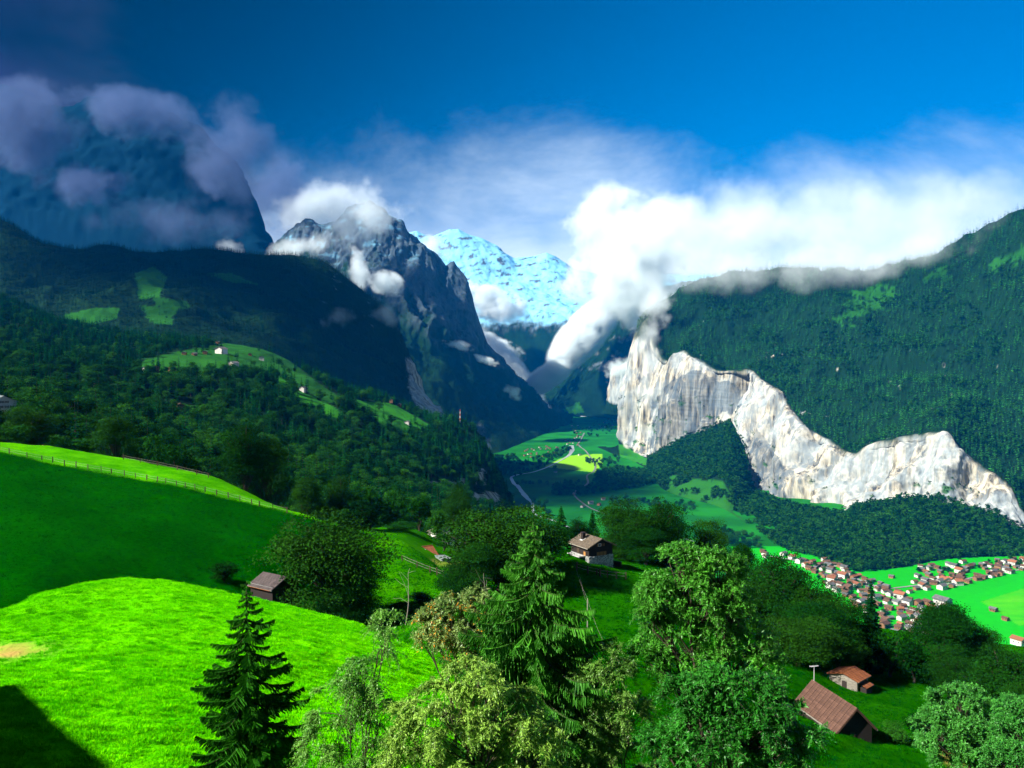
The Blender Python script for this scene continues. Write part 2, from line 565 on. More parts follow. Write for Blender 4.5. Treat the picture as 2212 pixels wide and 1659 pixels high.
# ---- the meadows in front
NX = 560
xs0 = np.linspace(-1, 1, NX); ZX = np.zeros(NX)
behind = np.stack([xs0 * 120, ZX - 70.0, ZX - 11.0], -1)
under = np.stack([xs0 * 90, ZX - 2.0, ZX - 14.6], -1)
near_rows = [
    behind, under,
    [(-4500, 2150, 21), (0, 2150, 21), (1000, 2200, 21), (1700, 2260, 21), (3500, 2260, 21)],
    [(-3200, 1660, 34), (0, 1670, 33), (600, 1690, 33), (960, 1750, 32), (1400, 1800, 33), (1800, 1880, 36), (3200, 1900, 36)],
    [(-2200, 1540, 58), (0, 1440, 58), (250, 1420, 60), (530, 1430, 62), (740, 1480, 62), (960, 1540, 58), (1200, 1610, 55), (1400, 1630, 60), (1700, 1640, 80), (1850, 1638, 92), (2000, 1675, 90), (2900, 1760, 88)],
    [(-1500, 1560, 78), (-300, 1440, 80), (0, 1340, 85), (120, 1275, 92), (250, 1250, 98), (400, 1262, 100), (530, 1290, 100), (740, 1340, 98), (860, 1385, 92), (960, 1432, 85), (1200, 1510, 80), (1400, 1520, 85), (1700, 1545, 105), (1850, 1555, 112), (2000, 1590, 110), (2300, 1650, 105), (2900, 1690, 100)],
    [(-1300, 1500, 98), (-300, 1400, 98), (0, 1338, 100), (120, 1300, 108), (250, 1316, 115), (400, 1340, 118), (530, 1378, 118), (740, 1440, 116), (860, 1480, 110), (960, 1500, 106), (1200, 1410, 104), (1400, 1420, 110), (1700, 1480, 125), (1850, 1490, 140), (2000, 1520, 138), (2300, 1570, 130), (2900, 1610, 125)],
    [(-1100, 1400, 120), (-300, 1330, 120), (0, 1290, 122), (250, 1275, 140), (400, 1290, 148), (530, 1310, 150), (740, 1350, 152), (860, 1345, 150), (960, 1310, 150), (1200, 1325, 140), (1400, 1335, 140), (1700, 1425, 150), (2000, 1462, 165), (2300, 1505, 158), (2900, 1550, 150)],
    [(-900, 1150, 170), (-300, 1110, 170), (0, 1125, 170), (250, 1150, 175), (530, 1205, 178), (740, 1262, 178), (860, 1235, 186), (960, 1258, 182), (1200, 1202, 181), (1240, 1199, 183), (1280, 1214, 181), (1330, 1233, 178), (1400, 1246, 180), (1700, 1385, 175), (2000, 1430, 190), (2300, 1460, 182), (2900, 1510, 175)],
    [(-900, 940, 245), (-300, 930, 245), (0, 976, 242), (130, 1003, 238), (250, 1025, 235), (400, 1052, 230), (530, 1085, 228), (650, 1113, 226), (720, 1135, 224), (785, 1150, 222), (860, 1166, 215), (930, 1212, 204), (975, 1243, 198), (1200, 1192, 205), (1240, 1192, 205), (1320, 1206, 205), (1400, 1212, 208), (1700, 1350, 200), (2000, 1395, 215), (2300, 1425, 208), (2900, 1470, 200)],
    [(-900, 915, 275), (-300, 920, 275), (0, 956, 272), (120, 966, 270), (193, 979, 268), (295, 996, 263), (367, 1010, 259), (467, 1033, 254), (550, 1072, 248), (627, 1106, 242), (720, 1142, 237), (785, 1160, 234), (860, 1190, 230), (960, 1252, 222), (1200, 1186, 232), (1300, 1196, 232), (1400, 1203, 232), (1700, 1325, 225), (2000, 1370, 240), (2300, 1405, 232), (2900, 1450, 225)],
    [(-900, 960, 330), (-300, 960, 330), (0, 1000, 325), (250, 1070, 315), (530, 1170, 300), (700, 1160, 300), (785, 1142, 300), (860, 1138, 310), (960, 1172, 318), (1040, 1230, 300), (1200, 1300, 290), (1400, 1370, 285), (1700, 1420, 290), (2000, 1480, 300), (2300, 1520, 295), (2900, 1560, 290)],
    [(-900, 1040, 420), (0, 1080, 430), (530, 1230, 430), (785, 1240, 430), (960, 1270, 430), (1200, 1500, 420), (1400, 1600, 420), (1700, 1700, 420), (2000, 1760, 420), (2900, 1800, 420)],
    [(-900, 1350, 560), (0, 1400, 560), (785, 1500, 560), (1100, 1700, 560), (1700, 1900, 560), (2900, 1950, 560)],
]
P, v = loft(near_rows, [4, 6, 14, 50, 60, 14, 16, 34, 40, 12, 14, 12, 8], NX)
nrm = grid_normals(P)
nz = 0.30 * fbm(P[..., 0] / 9, P[..., 1] / 9, 0, 3) + 0.10 * fbm(P[..., 0] / 2.2, P[..., 1] / 2.2, 3, 3)
P += nrm * (nz * sstep(1.5, 3, v)[:, None])[..., None]
px, py, dd = proj(P)
V = v[:, None] + 0 * px
nn = fbm(P[..., 0] / 12, P[..., 1] / 12, 0, 4)
# sunlight put into the sward colour: the near knoll, the strip beyond the fence, the knoll by the lower houses
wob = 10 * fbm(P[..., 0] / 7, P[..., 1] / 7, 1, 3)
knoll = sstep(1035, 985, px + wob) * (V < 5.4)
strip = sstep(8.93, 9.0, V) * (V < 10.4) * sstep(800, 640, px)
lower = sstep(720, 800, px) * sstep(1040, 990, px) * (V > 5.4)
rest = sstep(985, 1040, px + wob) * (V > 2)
bright_grass = np.maximum.reduce([knoll * 1.0, strip * 0.50, lower * 0.22, rest * 0.08])
bright_grass = np.where(V < 2.2, 0.3, bright_grass)
bright_grass = np.clip(bright_grass * (1 + 0.25 * nn), 0, 1)
dry = 1.0 * np.exp(-(((px - 20) / 75) ** 2 + ((py - 1408 + 0.05 * px) / 15) ** 2)) * (V < 5.2)
path_x = 2000 + (py - 1590) * 1.05
dry = np.maximum(dry, 0.8 * np.exp(-((px - path_x) / 16) ** 2) * ((py > 1560) & (px > 1900) & (V < 5)))
bank = 0.5 * np.exp(-((py - (1212 + 0.06 * (px - 900))) / 5) ** 2) * ((px > 830) & (px < 1010) & (V > 9.5))
dry = np.clip(np.maximum(dry, bank) * (1 + 0.8 * fbm(P[..., 0] / 1.6, P[..., 1] / 1.6, 5, 3)), 0, 1)
terrain('meadow', P, M['meadow'], {'bright_grass': bright_grass, 'dry': dry}, 'green alpine meadows rolling down in front of the valley', 'meadow')
NEAR_V = V
NEAR_DRY = dry

# ---- valley floor
gx = np.linspace(-2600, 4200, 380)
gy = np.concatenate([np.linspace(500, 3000, 150), np.linspace(3030, 9500, 110)])
X, Y = np.meshgrid(gx, gy)
Z = FLOOR + 3.0 * fbm(X / 260, Y / 260, 0, 3) + 0.0012 * np.maximum(Y - 5000, 0)
P = np.stack([X, Y, Z], -1)


def field_mask(P, poly):
    px, py, _ = proj(P)
    return in_poly(px, py, poly).astype(float)


# finer sheet where the fields show
def valley_attrs(P):
    px, py, d = proj(P)
    bright_grass = 0.85 * ((px > 1580) & (py > 1180)).astype(float)
    bright_grass = np.maximum(bright_grass, 0.95 * in_poly(px, py, [(2060, 1300), (2240, 1240), (2400, 1400), (2200, 1400)]))
    bright_grass = np.clip(bright_grass, 0, 1)
    hay = in_poly(px, py, [(1177, 1008), (1207, 992), (1230, 984), (1302, 980), (1300, 1001), (1289, 1021)]).astype(float)
    hay = np.maximum(hay, 0.28 * in_poly(px, py, [(2120, 1300), (2240, 1262), (2400, 1350), (2200, 1350)]) * (0.7 + 0.6 * fbm(P[..., 0] / 90, P[..., 1] / 25, 0, 3)))
    return {'bright_grass': bright_grass, 'hay': np.clip(hay, 0, 1), 'rock': np.zeros_like(px)}


rows = []
ys_f = np.concatenate([np.linspace(1500, 1240, 110), np.linspace(1238, 980, 240), np.linspace(979, 900, 80)])
zz = FLOOR
Pf = []
for yy in ys_f:
    ang = math.atan((yy - CY) / F) + PITCH
    hd = -FLOOR / math.tan(ang)
    d = hd * math.cos(PITCH) - FLOOR * math.sin(PITCH)
    Pf.append(W(np.linspace(850, 2500, 420), yy, d))
P = np.stack(Pf)
P[..., 2] = FLOOR + 1.5 * fbm(P[..., 0] / 260, P[..., 1] / 260, 0, 3)
terrain('valley_floor', P, M['valley'], valley_attrs(P), 'flat green valley floor of hay fields far below', 'valley')
VP = P


def on_floor(px, py, dz=0.0):
    """valley floor point seen at a reference pixel"""
    px = np.asarray(px, float); py = np.asarray(py, float)
    r = W(px, py, 1.0)
    t = FLOOR / r[..., 2]
    q = r * t[..., None]
    q[..., 2] = FLOOR + 1.5 * fbm(q[..., 0] / 260, q[..., 1] / 260, 0, 3) + dz
    return q


def ribbon(name, pix, widths, material, label, cat, dz=0.6, kind='structure'):
    c = on_floor([p[0] for p in pix], [p[1] for p in pix])
    t = np.arange(len(c)); tq = np.linspace(0, len(c) - 1, len(c) * 10)
    c = pchip(t, c, tq); w = np.interp(tq, t, widths)
    dv = np.gradient(c, axis=0); side = np.stack([dv[:, 1], -dv[:, 0], 0 * dv[:, 0]], -1)
    side /= np.linalg.norm(side, axis=1)[:, None] + 1e-9
    jl = w * (1 + 0.35 * noise(tq * 1.7, 3.3)); jr = w * (1 + 0.35 * noise(tq * 1.9, 8.1))
    P = np.stack([c - side * jl[:, None] / 2, c + side * jr[:, None] / 2], 1)
    P[..., 2] = FLOOR + 1.5 * fbm(P[..., 0] / 260, P[..., 1] / 260, 0, 3) + dz
    me = new_mesh(name, P, quads=grid_quads(len(tq), 2), mats=[material])
    o = link(name, me); tag(o, label, cat, None, kind); return o


ribbon('river', [(1234, 962), (1236, 970), (1230, 982), (1212, 994), (1180, 1010), (1150, 1020), (1118, 1026), (1104, 1032), (1110, 1044), (1118, 1050), (1126, 1060), (1135, 1072), (1143, 1080), (1150, 1088), (1152, 1107), (1166, 1115), (1192, 1123), (1230, 1140)],
       [26, 30, 16, 10, 9, 9, 9, 11, 16, 18, 18, 18, 14, 10, 9, 9, 9, 9], M['river_water'], 'pale glacial river winding along the valley floor', 'river')
ribbon('road', [(1262, 935), (1255, 950), (1250, 962), (1266, 975), (1284, 1000), (1283, 1018), (1268, 1028), (1270, 1043), (1259, 1052), (1239, 1067), (1248, 1078), (1267, 1093), (1286, 1102), (1312, 1111), (1400, 1140), (1500, 1170)],
       [9, 9, 9, 9, 8, 8, 8, 8, 8, 7, 7, 7, 7, 6, 6, 6], M['asphalt'], 'narrow grey road bending across the valley fields', 'road', 0.9)
ribbon('road', [(1650, 1200), (1720, 1212), (1790, 1228), (1850, 1250), (1900, 1272), (1935, 1290), (1960, 1320), (1985, 1360), (2000, 1400)],
       [9] * 9, M['asphalt'], 'village main street between the chalets', 'road', 0.9)
ribbon('road', [(1900, 1275), (1960, 1268), (2010, 1262), (2050, 1258), (2100, 1248), (2150, 1240), (2230, 1226)],
       [7] * 7, M['asphalt'], 'pale side street leading to the upper chalets at the edge of the fields', 'road', 0.9)

# ---- hillside on the left (front slope)
hill_rows = [
    [(-400, 1050, 300), (0, 1080, 310), (300, 1160, 320), (600, 1260, 335), (900, 1330, 370), (1140, 1420, 430)],
    [(-400, 890, 410), (0, 912, 430), (120, 940, 430), (300, 1000, 430), (600, 1085, 440), (900, 1160, 490), (1020, 1200, 570), (1135, 1290, 630)],
    [(-400, 850, 560), (0, 880, 580), (300, 935, 600), (600, 1010, 620), (850, 1085, 690), (1000, 1120, 810), (1124, 1200, 910)],
    [(-400, 800, 800), (0, 835, 800), (300, 875, 800), (550, 935, 820), (800, 1005, 900), (980, 1060, 1050), (1116, 1140, 1200)],
    [(-400, 740, 1100), (0, 775, 1100), (300, 812, 1050), (550, 850, 1050), (750, 903, 1150), (900, 962, 1250), (1040, 1012, 1350), (1110, 1095, 1450)],
    [(-400, 680, 1500), (0, 715, 1450), (300, 778, 1300), (450, 772, 1350), (600, 802, 1400), (750, 852, 1450), (850, 884, 1500), (940, 914, 1550), (1010, 945, 1560), (1060, 990, 1565), (1098, 1070, 1570)],
    [(-400, 600, 2000), (0, 650, 1950), (150, 700, 1850), (300, 730, 1750), (450, 742, 1700), (560, 755, 1700), (650, 797, 1700), (745, 840, 1700), (850, 871, 1700), (930, 901, 1680), (1000, 914, 1650), (1050, 965, 1640), (1084, 1045, 1640)],
]
nxh = 330
hr = [row_pts(r, nxh) for r in hill_rows]
hr.append(drop_row(hill_rows[-1], nxh, 350, -260))
P, v = loft(hr, [12, 26, 34, 36, 40, 40, 8], nxh)
nrm = grid_normals(P); amp = np.interp(v, [0, 1, 2, 4, 6, 7], [0, 2, 5, 9, 7, 0])
P += nrm * (amp[:, None] * fbm(P[..., 0] / 120, P[..., 1] / 120, P[..., 2] / 120, 5))[..., None]
px, py, dd = proj(P)
CLEAR_L = [[(300, 800), (320, 770), (400, 755), (480, 742), (560, 770), (600, 790), (560, 800), (480, 800), (380, 803)],
           [(590, 800), (640, 830), (700, 850), (740, 870), (730, 882), (660, 860), (600, 820)],
           [(480, 735), (600, 752), (680, 800), (745, 835), (700, 838), (620, 800), (540, 762)],
           [(770, 862), (850, 870), (930, 905), (900, 918), (860, 925), (800, 895), (770, 880)],
           [(340, 882), (400, 872), (445, 885), (400, 905), (352, 905)],
           [(820, 905), (900, 915), (880, 930), (835, 925)]]
CLEAR_L = [[((x - sum(q[0] for q in c) / len(c)) * 1.04 + sum(q[0] for q in c) / len(c), (y - min(q[1] for q in c)) * (1.15 if len(c) != 7 else 1.35) + min(q[1] for q in c)) for x, y in c] for c in CLEAR_L]
wob = 14 * fbm(P[..., 0] / 60, P[..., 1] / 60, 0, 3)
bright_grass = np.zeros_like(px)
for k, c in enumerate(CLEAR_L):
    bright_grass = np.maximum(bright_grass, in_poly(px + wob * 0.5, py + wob * 0.3, c) * [0.45, .95, .5, 1.0, .4, .8][k])
bright_grass = np.maximum(bright_grass, 0.35 * (fbm(P[..., 0] / 70, P[..., 1] / 70, 4, 3) > 0.55))
nr = fbm(P[..., 0] / 30, P[..., 1] / 30, P[..., 2] / 14, 4)
rock = np.zeros_like(px)
for c in ([(865, 1028), (910, 1034), (960, 1042), (1012, 1036), (1004, 1062), (930, 1066), (880, 1052)], [(1008, 1062), (1040, 1066), (1072, 1062), (1092, 1104), (1015, 1106)], [(1022, 1012), (1046, 1012), (1048, 1052), (1028, 1048)]):
    rock = np.maximum(rock, in_poly(px + 10 * nr, py + 8 * nr, c).astype(float))
HILL_ROCK = rock
terrain('hillside', P, M['mountain'], {'bright_grass': bright_grass, 'rock': rock, 'snow': 0 * px, 'dark': 0.3 + 0 * px}, 'wooded hillside with sunny clearings on the left of the valley', 'hillside')

# ---- dark ridge behind the hillside
rr = [
    [(-400, 770, 2050), (0, 730, 2100), (300, 770, 2080), (560, 800, 2100), (745, 880, 2300), (850, 910, 2500), (930, 940, 2700), (985, 965, 2800), (1040, 1010, 2900)],
    [(-400, 640, 2500), (0, 650, 2500), (150, 662, 2480), (300, 655, 2450), (560, 690, 2600), (745, 765, 2800), (850, 822, 2950), (900, 862, 3000), (950, 907, 3050), (998, 940, 3050)],
    [(-400, 550, 2900), (0, 562, 2900), (190, 602, 2800), (300, 600, 2800), (440, 602, 2900), (560, 615, 3000), (700, 662, 3150), (800, 722, 3250), (855, 775, 3300), (900, 845, 3300), (958, 907, 3250)],
    [(-400, 400, 3200), (0, 476, 3200), (50, 500, 3150), (90, 527, 3100), (130, 537, 3100), (190, 545, 3150), (240, 537, 3200), (290, 548, 3200), (330, 553, 3250), (440, 548, 3300), (560, 556, 3400), (640, 559, 3450), (700, 570, 3500), (745, 604, 3500), (800, 644, 3520), (842, 676, 3520), (862, 722, 3500), (880, 762, 3480), (915, 850, 3450), (946, 900, 3400)],
]
nxr = 360
hr = [row_pts(r, nxr) for r in rr]
hr.append(drop_row(rr[-1], nxr, 600, -500))
P, v = loft(hr, [36, 50, 56, 6], nxr)
nrm = grid_normals(P); amp = np.interp(v, [0, 1, 2.6, 3, 4], [6, 22, 18, 6, 0])
P += nrm * (amp[:, None] * fbm(P[..., 0] / 240, P[..., 1] / 240, P[..., 2] / 160, 6, 0.52, True) - amp[:, None] * 0.4)[..., None]
px, py, dd = proj(P)
nr = fbm(P[..., 0] / 30, P[..., 1] / 30, P[..., 2] / 90, 4)
rock = in_poly(px + 5 * nr, py + 8 * nr, [(876, 768), (895, 782), (935, 850), (965, 900), (905, 900), (886, 850)]) * 1.0
RIDGE_ROCK = rock
rock = np.maximum(rock, sstep(.5, .8, fbm(P[..., 0] / 60, P[..., 1] / 60, P[..., 2] / 25, 4)) * ((px > 690) & (px < 900)) * 0.9 * sstep(1.6, 2.4, v)[:, None])
CLEAR_R = [[(290, 590), (330, 575), (360, 600), (345, 640), (300, 650)], [(330, 640), (400, 650), (410, 668), (340, 662)],
           [(140, 680), (200, 665), (260, 665), (250, 690), (180, 705), (130, 705)], [(300, 660), (380, 665), (372, 700), (330, 700)], [(440, 590), (500, 590), (560, 615), (500, 610)]]
bright_grass = np.zeros_like(px)
for c in CLEAR_R:
    bright_grass = np.maximum(bright_grass, in_poly(px + 6 * fbm(P[..., 0] / 60, P[..., 1] / 60, 0, 3), py, c) * 0.45)
terrain('ridge', P, M['mountain'], {'bright_grass': bright_grass, 'rock': rock, 'snow': 0 * px, 'dark': np.where(px > 870, 0.0, 0.6)}, 'dark forested ridge on the left behind the hillside', 'ridge')

# ---- rocky peak left of the valley head
pk = [
    [(420, 1000, 4200), (880, 1012, 3950), (1000, 995, 4250), (1080, 977, 4600), (1130, 957, 5150), (1180, 937, 5840), (1215, 922, 6450), (1238, 914, 6850)],
    [(430, 760, 5600), (700, 740, 5500), (850, 745, 5350), (950, 790, 5400), (1040, 862, 5650), (1120, 905, 6000), (1180, 917, 6400), (1215, 917, 6700), (1236, 914, 6950)],
    [(430, 620, 6000), (600, 610, 6000), (750, 560, 5850), (850, 600, 5750), (930, 670, 5700), (1000, 755, 5850), (1070, 830, 6100), (1130, 870, 6400), (1180, 893, 6700), (1232, 914, 7000)],
    [(430, 620, 6300), (520, 600, 6250), (590, 547, 6200), (650, 490, 6200), (675, 486, 6200), (700, 496, 6200), (730, 483, 6200), (770, 455, 6200), (800, 438, 6200), (830, 455, 6200), (850, 478, 6200), (866, 480, 6180), (880, 508, 6150), (910, 535, 6150), (940, 556, 6100), (962, 580, 6100), (978, 569, 6100), (992, 598, 6100), (1008, 630, 6100), (1030, 690, 6100), (1040, 730, 6150), (1060, 765, 6250), (1100, 805, 6400), (1140, 840, 6600), (1170, 870, 6800), (1195, 890, 7000), (1230, 914, 7200)],
]
nxp = 420
hr = [row_pts(r, nxp, False) for r in pk]
hr.append(hr[-1] + np.array([250, 1000, -700]))
P, v = loft(hr, [50, 60, 80, 5], nxp)
nrm = grid_normals(P); amp = np.interp(v, [0, 0.3, 1, 2, 2.8, 3, 4], [0, 20, 55, 70, 45, 12, 0])
P += nrm * (amp[:, None] * (fbm(P[..., 0] / 330, P[..., 1] / 330, P[..., 2] / 700, 7, 0.55, True) - 0.4))[..., None]
px, py, dd = proj(P)
nr = fbm(P[..., 0] / 130, P[..., 1] / 130, P[..., 2] / 200, 5)
rock = sstep(790, 690, py + 45 * nr + 0.55 * (1000 - px))
rock = np.maximum(rock, in_poly(px, py + 20 * nr, [(1030, 910), (1050, 925), (1062, 968), (1030, 950)]) * 0.8)
mm = fbm(P[..., 0] / 60, P[..., 1] / 60, P[..., 2] / 120, 4)
terrain('mountain', P, M['mountain'], {'bright_grass': 0 * px, 'rock': np.clip(rock - 0.45 * (mm > 0.25), 0, 1), 'snow': 0.35 * sstep(0.25, 0.5, fbm(P[..., 0] / 90, P[..., 1] / 90, P[..., 2] / 40, 5)) * sstep(600, 520, py),
        'dark': 0.93 + 0 * px}, 'steep rocky blue mountain left of the valley head', 'mountain')  # shade on this face put into its dark rock

# ---- snow mountain closing the valley
sn = [
    [(900, 930, 8000), (1150, 905, 8050), (1300, 905, 8050), (1800, 900, 8000)],
    [(880, 850, 8500), (1000, 830, 8500), (1150, 850, 8500), (1260, 800, 8500), (1800, 780, 8500)],
    [(860, 720, 9000), (1000, 690, 9000), (1060, 682, 9000), (1150, 690, 9000), (1250, 680, 9000), (1800, 660, 9000)],
    [(840, 600, 9800), (1000, 600, 9800), (1150, 620, 9700), (1260, 640, 9600), (1800, 620, 9600)],
    [(820, 530, 10400), (880, 502, 10400), (900, 497, 10400), (930, 512, 10400), (950, 505, 10400), (970, 496, 10400), (990, 494, 10400), (1005, 502, 10400), (1020, 508, 10400), (1045, 515, 10400), (1075, 530, 10400), (1090, 545, 10400), (1110, 557, 10400), (1150, 552, 10400), (1180, 545, 10400), (1200, 552, 10400), (1240, 580, 10400), (1320, 600, 10400), (1400, 590, 10400), (1800, 600, 10400)],
]
nxs = 360
hr = [row_pts(r, nxs, False) for r in sn]
hr.append(hr[-1] + np.array([0, 900, -900]))
P, v = loft(hr, [14, 30, 50, 50, 4], nxs)
nrm = grid_normals(P); amp = np.interp(v, [0, 1, 2, 3, 3.8, 4, 5], [0, 40, 40, 50, 30, 10, 0])
P += nrm * (amp[:, None] * (fbm((P[..., 0] + .5 * P[..., 2]) / 420, P[..., 1] / 500, P[..., 2] / 300, 7, 0.6) - 0.4))[..., None]
px, py, dd = proj(P)
nr = fbm((P[..., 0] + .6 * P[..., 2]) / 110, P[..., 1] / 400, (P[..., 2] - .45 * P[..., 0]) / 55, 6, .6)
steep = 1 - np.abs(grid_normals(P)[..., 2])
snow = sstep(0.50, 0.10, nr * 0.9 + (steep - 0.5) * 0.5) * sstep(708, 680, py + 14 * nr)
terrain('mountain', P, M['mountain'], {'bright_grass': 0 * px, 'rock': sstep(720, 690, py + 20 * nr), 'snow': snow, 'dark': 0.8 + 0 * px}, 'snow covered mountain closing the head of the valley', 'mountain')

# ---- blue mountain right of the valley head
rb = [
    [(1192, 893, 7900), (1260, 899, 7500), (1330, 906, 7150), (1380, 903, 7000), (1800, 890, 7000)],
    [(1188, 880, 7750), (1230, 858, 7550), (1300, 822, 7250), (1360, 790, 7100), (1800, 750, 7000)],
    [(1185, 872, 7700), (1220, 830, 7500), (1270, 770, 7350), (1330, 700, 7300), (1400, 690, 7250), (1800, 660, 7200)],
    [(1183, 868, 7700), (1205, 845, 7650), (1230, 813, 7600), (1258, 770, 7600), (1290, 722, 7600), (1310, 690, 7600), (1328, 655, 7600), (1340, 645, 7600), (1358, 640, 7600), (1380, 629, 7600), (1398, 634, 7600), (1410, 640, 7600), (1440, 625, 7600), (1500, 610, 7600), (1800, 640, 7600)],
]
nxb = 200
hr = [row_pts(r, nxb, False) for r in rb]
hr.append(hr[-1] + np.array([300, 900, -600]))
P, v = loft(hr, [24, 40, 40, 4], nxb)
nrm = grid_normals(P); amp = np.interp(v, [0, 0.3, 1, 2, 2.9, 3, 4], [0, 15, 45, 50, 25, 10, 0])
P += nrm * (amp[:, None] * (fbm(P[..., 0] / 300, P[..., 1] / 300, P[..., 2] / 450, 6, 0.55, True) - 0.4))[..., None]
px, py, dd = proj(P)
bright_grass = in_poly(px, py + 4 * fbm(P[..., 0] / 80, P[..., 1] / 80, 0, 3), [(1215, 885), (1250, 868), (1262, 892), (1225, 896)]) * 0.6
rock = sstep(.2, .6, fbm(P[..., 0] / 90, P[..., 1] / 90, P[..., 2] / 60, 4)) * (py < 800) * 0.8
terrain('mountain', P, M['mountain'], {'bright_grass': bright_grass, 'rock': rock, 'snow': 0 * px, 'dark': 0.7 + 0 * px}, 'blue wooded mountain behind the right hand cliffs', 'mountain')

# small pale cliff spur in front of it
sp = [
    [(1300, 893, 5900), (1340, 897, 5700), (1400, 900, 5600)],
    [(1309, 862, 5850), (1330, 872, 5700), (1345, 866, 5650), (1400, 850, 5600)],
    [(1313, 812, 5850), (1325, 795, 5750), (1345, 787, 5700), (1400, 760, 5650)],
    [(1318, 806, 6000), (1330, 788, 5950), (1350, 778, 5900), (1400, 740, 5900)],
]
hr = [row_pts(r, 60) for r in sp]
hr.append(hr[-1] + np.array([150, 500, -200]))
P, v = loft(hr, [10, 34, 8, 3], 60)
nrm = grid_normals(P)
P += nrm * (np.interp(v, [0, 1, 2, 4], [5, 30, 20, 0])[:, None] * fbm(P[..., 0] / 70, P[..., 1] / 70, P[..., 2] / 200, 5))[..., None]
px, py, dd = proj(P)
V = v[:, None] + 0 * px
terrain('cliff', P, M['mountain'], {'bright_grass': 0 * px, 'rock': sstep(.9, 1.05, V) * sstep(2.1, 1.9, V), 'snow': 0 * px, 'dark': 0.1 + 0 * px}, 'small pale cliff spur standing in mist beyond the great cliff', 'cliff')

# ---- the great cliff and its forest on the right
bg = [
    [(1290, 965, 4900), (1330, 985, 4450), (1400, 1015, 3850), (1430, 1055, 3270), (1560, 1098, 2820), (1640, 1150, 2420), (1700, 1190, 2190), (1760, 1205, 2110), (1850, 1238, 1960), (1950, 1225, 2010), (2050, 1208, 2090), (2212, 1202, 2120), (2600, 1202, 2120)],
    [(1345, 952, 4350), (1370, 972, 4250), (1405, 990, 4150), (1440, 968, 4080), (1490, 940, 3980), (1550, 918, 3850), (1592, 908, 3720), (1606, 965, 3520), (1625, 1062, 3250), (1660, 1100, 3100), (1700, 1128, 2960), (1745, 1140, 2850), (1800, 1127, 2780), (1850, 1107, 2720), (1900, 1087, 2680), (2000, 1080, 2600), (2060, 1092, 2550), (2110, 1114, 2500), (2160, 1127, 2450), (2200, 1150, 2400), (2300, 1180, 2350), (2600, 1230, 2300)],
    [(1364, 780, 4420), (1376, 715, 4400), (1398, 692, 4350), (1412, 748, 4300), (1440, 782, 4200), (1475, 765, 4100), (1500, 780, 4000), (1560, 806, 3850), (1610, 800, 3750), (1650, 830, 3600), (1690, 862, 3450), (1705, 890, 3350), (1740, 930, 3200), (1790, 955, 3080), (1840, 984, 2950), (1870, 966, 2900), (1900, 955, 2850), (1980, 942, 2750), (2040, 940, 2680), (2060, 966, 2650), (2110, 1006, 2600), (2150, 1032, 2550), (2180, 1062, 2500), (2200, 1110, 2450), (2300, 1150, 2400), (2600, 1200, 2350)],
    [(1372, 772, 4480), (1384, 706, 4460), (1408, 682, 4420), (1424, 730, 4380), (1450, 768, 4270), (1485, 752, 4170), (1510, 768, 4070), (1570, 794, 3920), (1620, 790, 3820), (1660, 820, 3670), (1700, 850, 3520), (1715, 878, 3420), (1750, 918, 3270), (1800, 943, 3140), (1850, 970, 3010), (1880, 952, 2960), (1910, 943, 2910), (1990, 930, 2810), (2050, 930, 2740), (2072, 954, 2710), (2122, 994, 2660), (2160, 1020, 2610), (2190, 1050, 2560), (2215, 1095, 2510), (2320, 1130, 2460), (2600, 1180, 2410)],
    [(1392, 695, 4560), (1418, 672, 4540), (1450, 690, 4450), (1600, 720, 4180), (1750, 780, 3720), (1900, 820, 3470), (2050, 822, 3270), (2212, 850, 3070), (2600, 850, 2820)],
    [(1420, 660, 4650), (1450, 640, 4650), (1480, 618, 4650), (1520, 600, 4650), (1600, 592, 4600), (1700, 585, 4500), (1850, 590, 4250), (2000, 560, 4100), (2100, 512, 4000), (2212, 455, 3900), (2600, 300, 3600)],
]
nxg = 760
hr = [row_pts(r, nxg) for r in bg]
hr.append(drop_row(bg[-1], nxg, 700, -500))
P, v = loft(hr, [44, 120, 6, 60, 66, 5], nxg)
nrm = grid_normals(P)
amp = np.interp(v, [0, .3, .9, 1.05, 1.5, 1.95, 2.1, 3, 4, 5, 6], [0, 8, 12, 20, 27, 16, 7, 10, 34, 18, 0])
flute = 2.2 * fbm(P[..., 0] / 230, P[..., 1] / 230, P[..., 2] / 700, 3, 0.5) + fbm(P[..., 0] / 85, P[..., 1] / 85, P[..., 2] / 900, 5, 0.48)
ledge = fbm(P[..., 0] / 300 + P[..., 2] / 60, P[..., 1] / 300, P[..., 2] / 22, 4, 0.6)
V = v[:, None] + np.zeros(P.shape[:2])
wallm = sstep(0.9, 1.1, V) * sstep(2.2, 2.0, V)
nz = flute * (0.6 + 0.9 * wallm) + 0.10 * ledge * wallm + (1 - wallm) * 0.5 * fbm(P[..., 0] / 220, P[..., 1] / 220, P[..., 2] / 220, 4, 0.5, True)
P += nrm * (amp[:, None] * nz)[..., None]
px, py, dd = proj(P)
nr = fbm(P[..., 0] / 90, P[..., 1] / 90, P[..., 2] / 60, 5)
rock = sstep(0.93, 1.02, V + 0.10 * nr) * sstep(2.22, 2.05, V + 0.15 * nr)
rock = rock * (1 - 0.85 * sstep(1420, 1400, px + 12 * nr) * sstep(752, 725, py + 14 * nr))
green_on_wall = sstep(0.42, 0.7, fbm(P[..., 0] / 55, P[..., 1] / 55, P[..., 2] / 28, 4)) * wallm * sstep(1.75, 1.2, V)
rock = rock * (1 - 0.85 * green_on_wall)
out = sstep(.80, .95, fbm(P[..., 0] / 45, P[..., 1] / 45, P[..., 2] / 30, 4)) * ((V > 2.3) & (V < 4.2) & (px > 1500))
rock = np.maximum(rock, 0.9 * out)
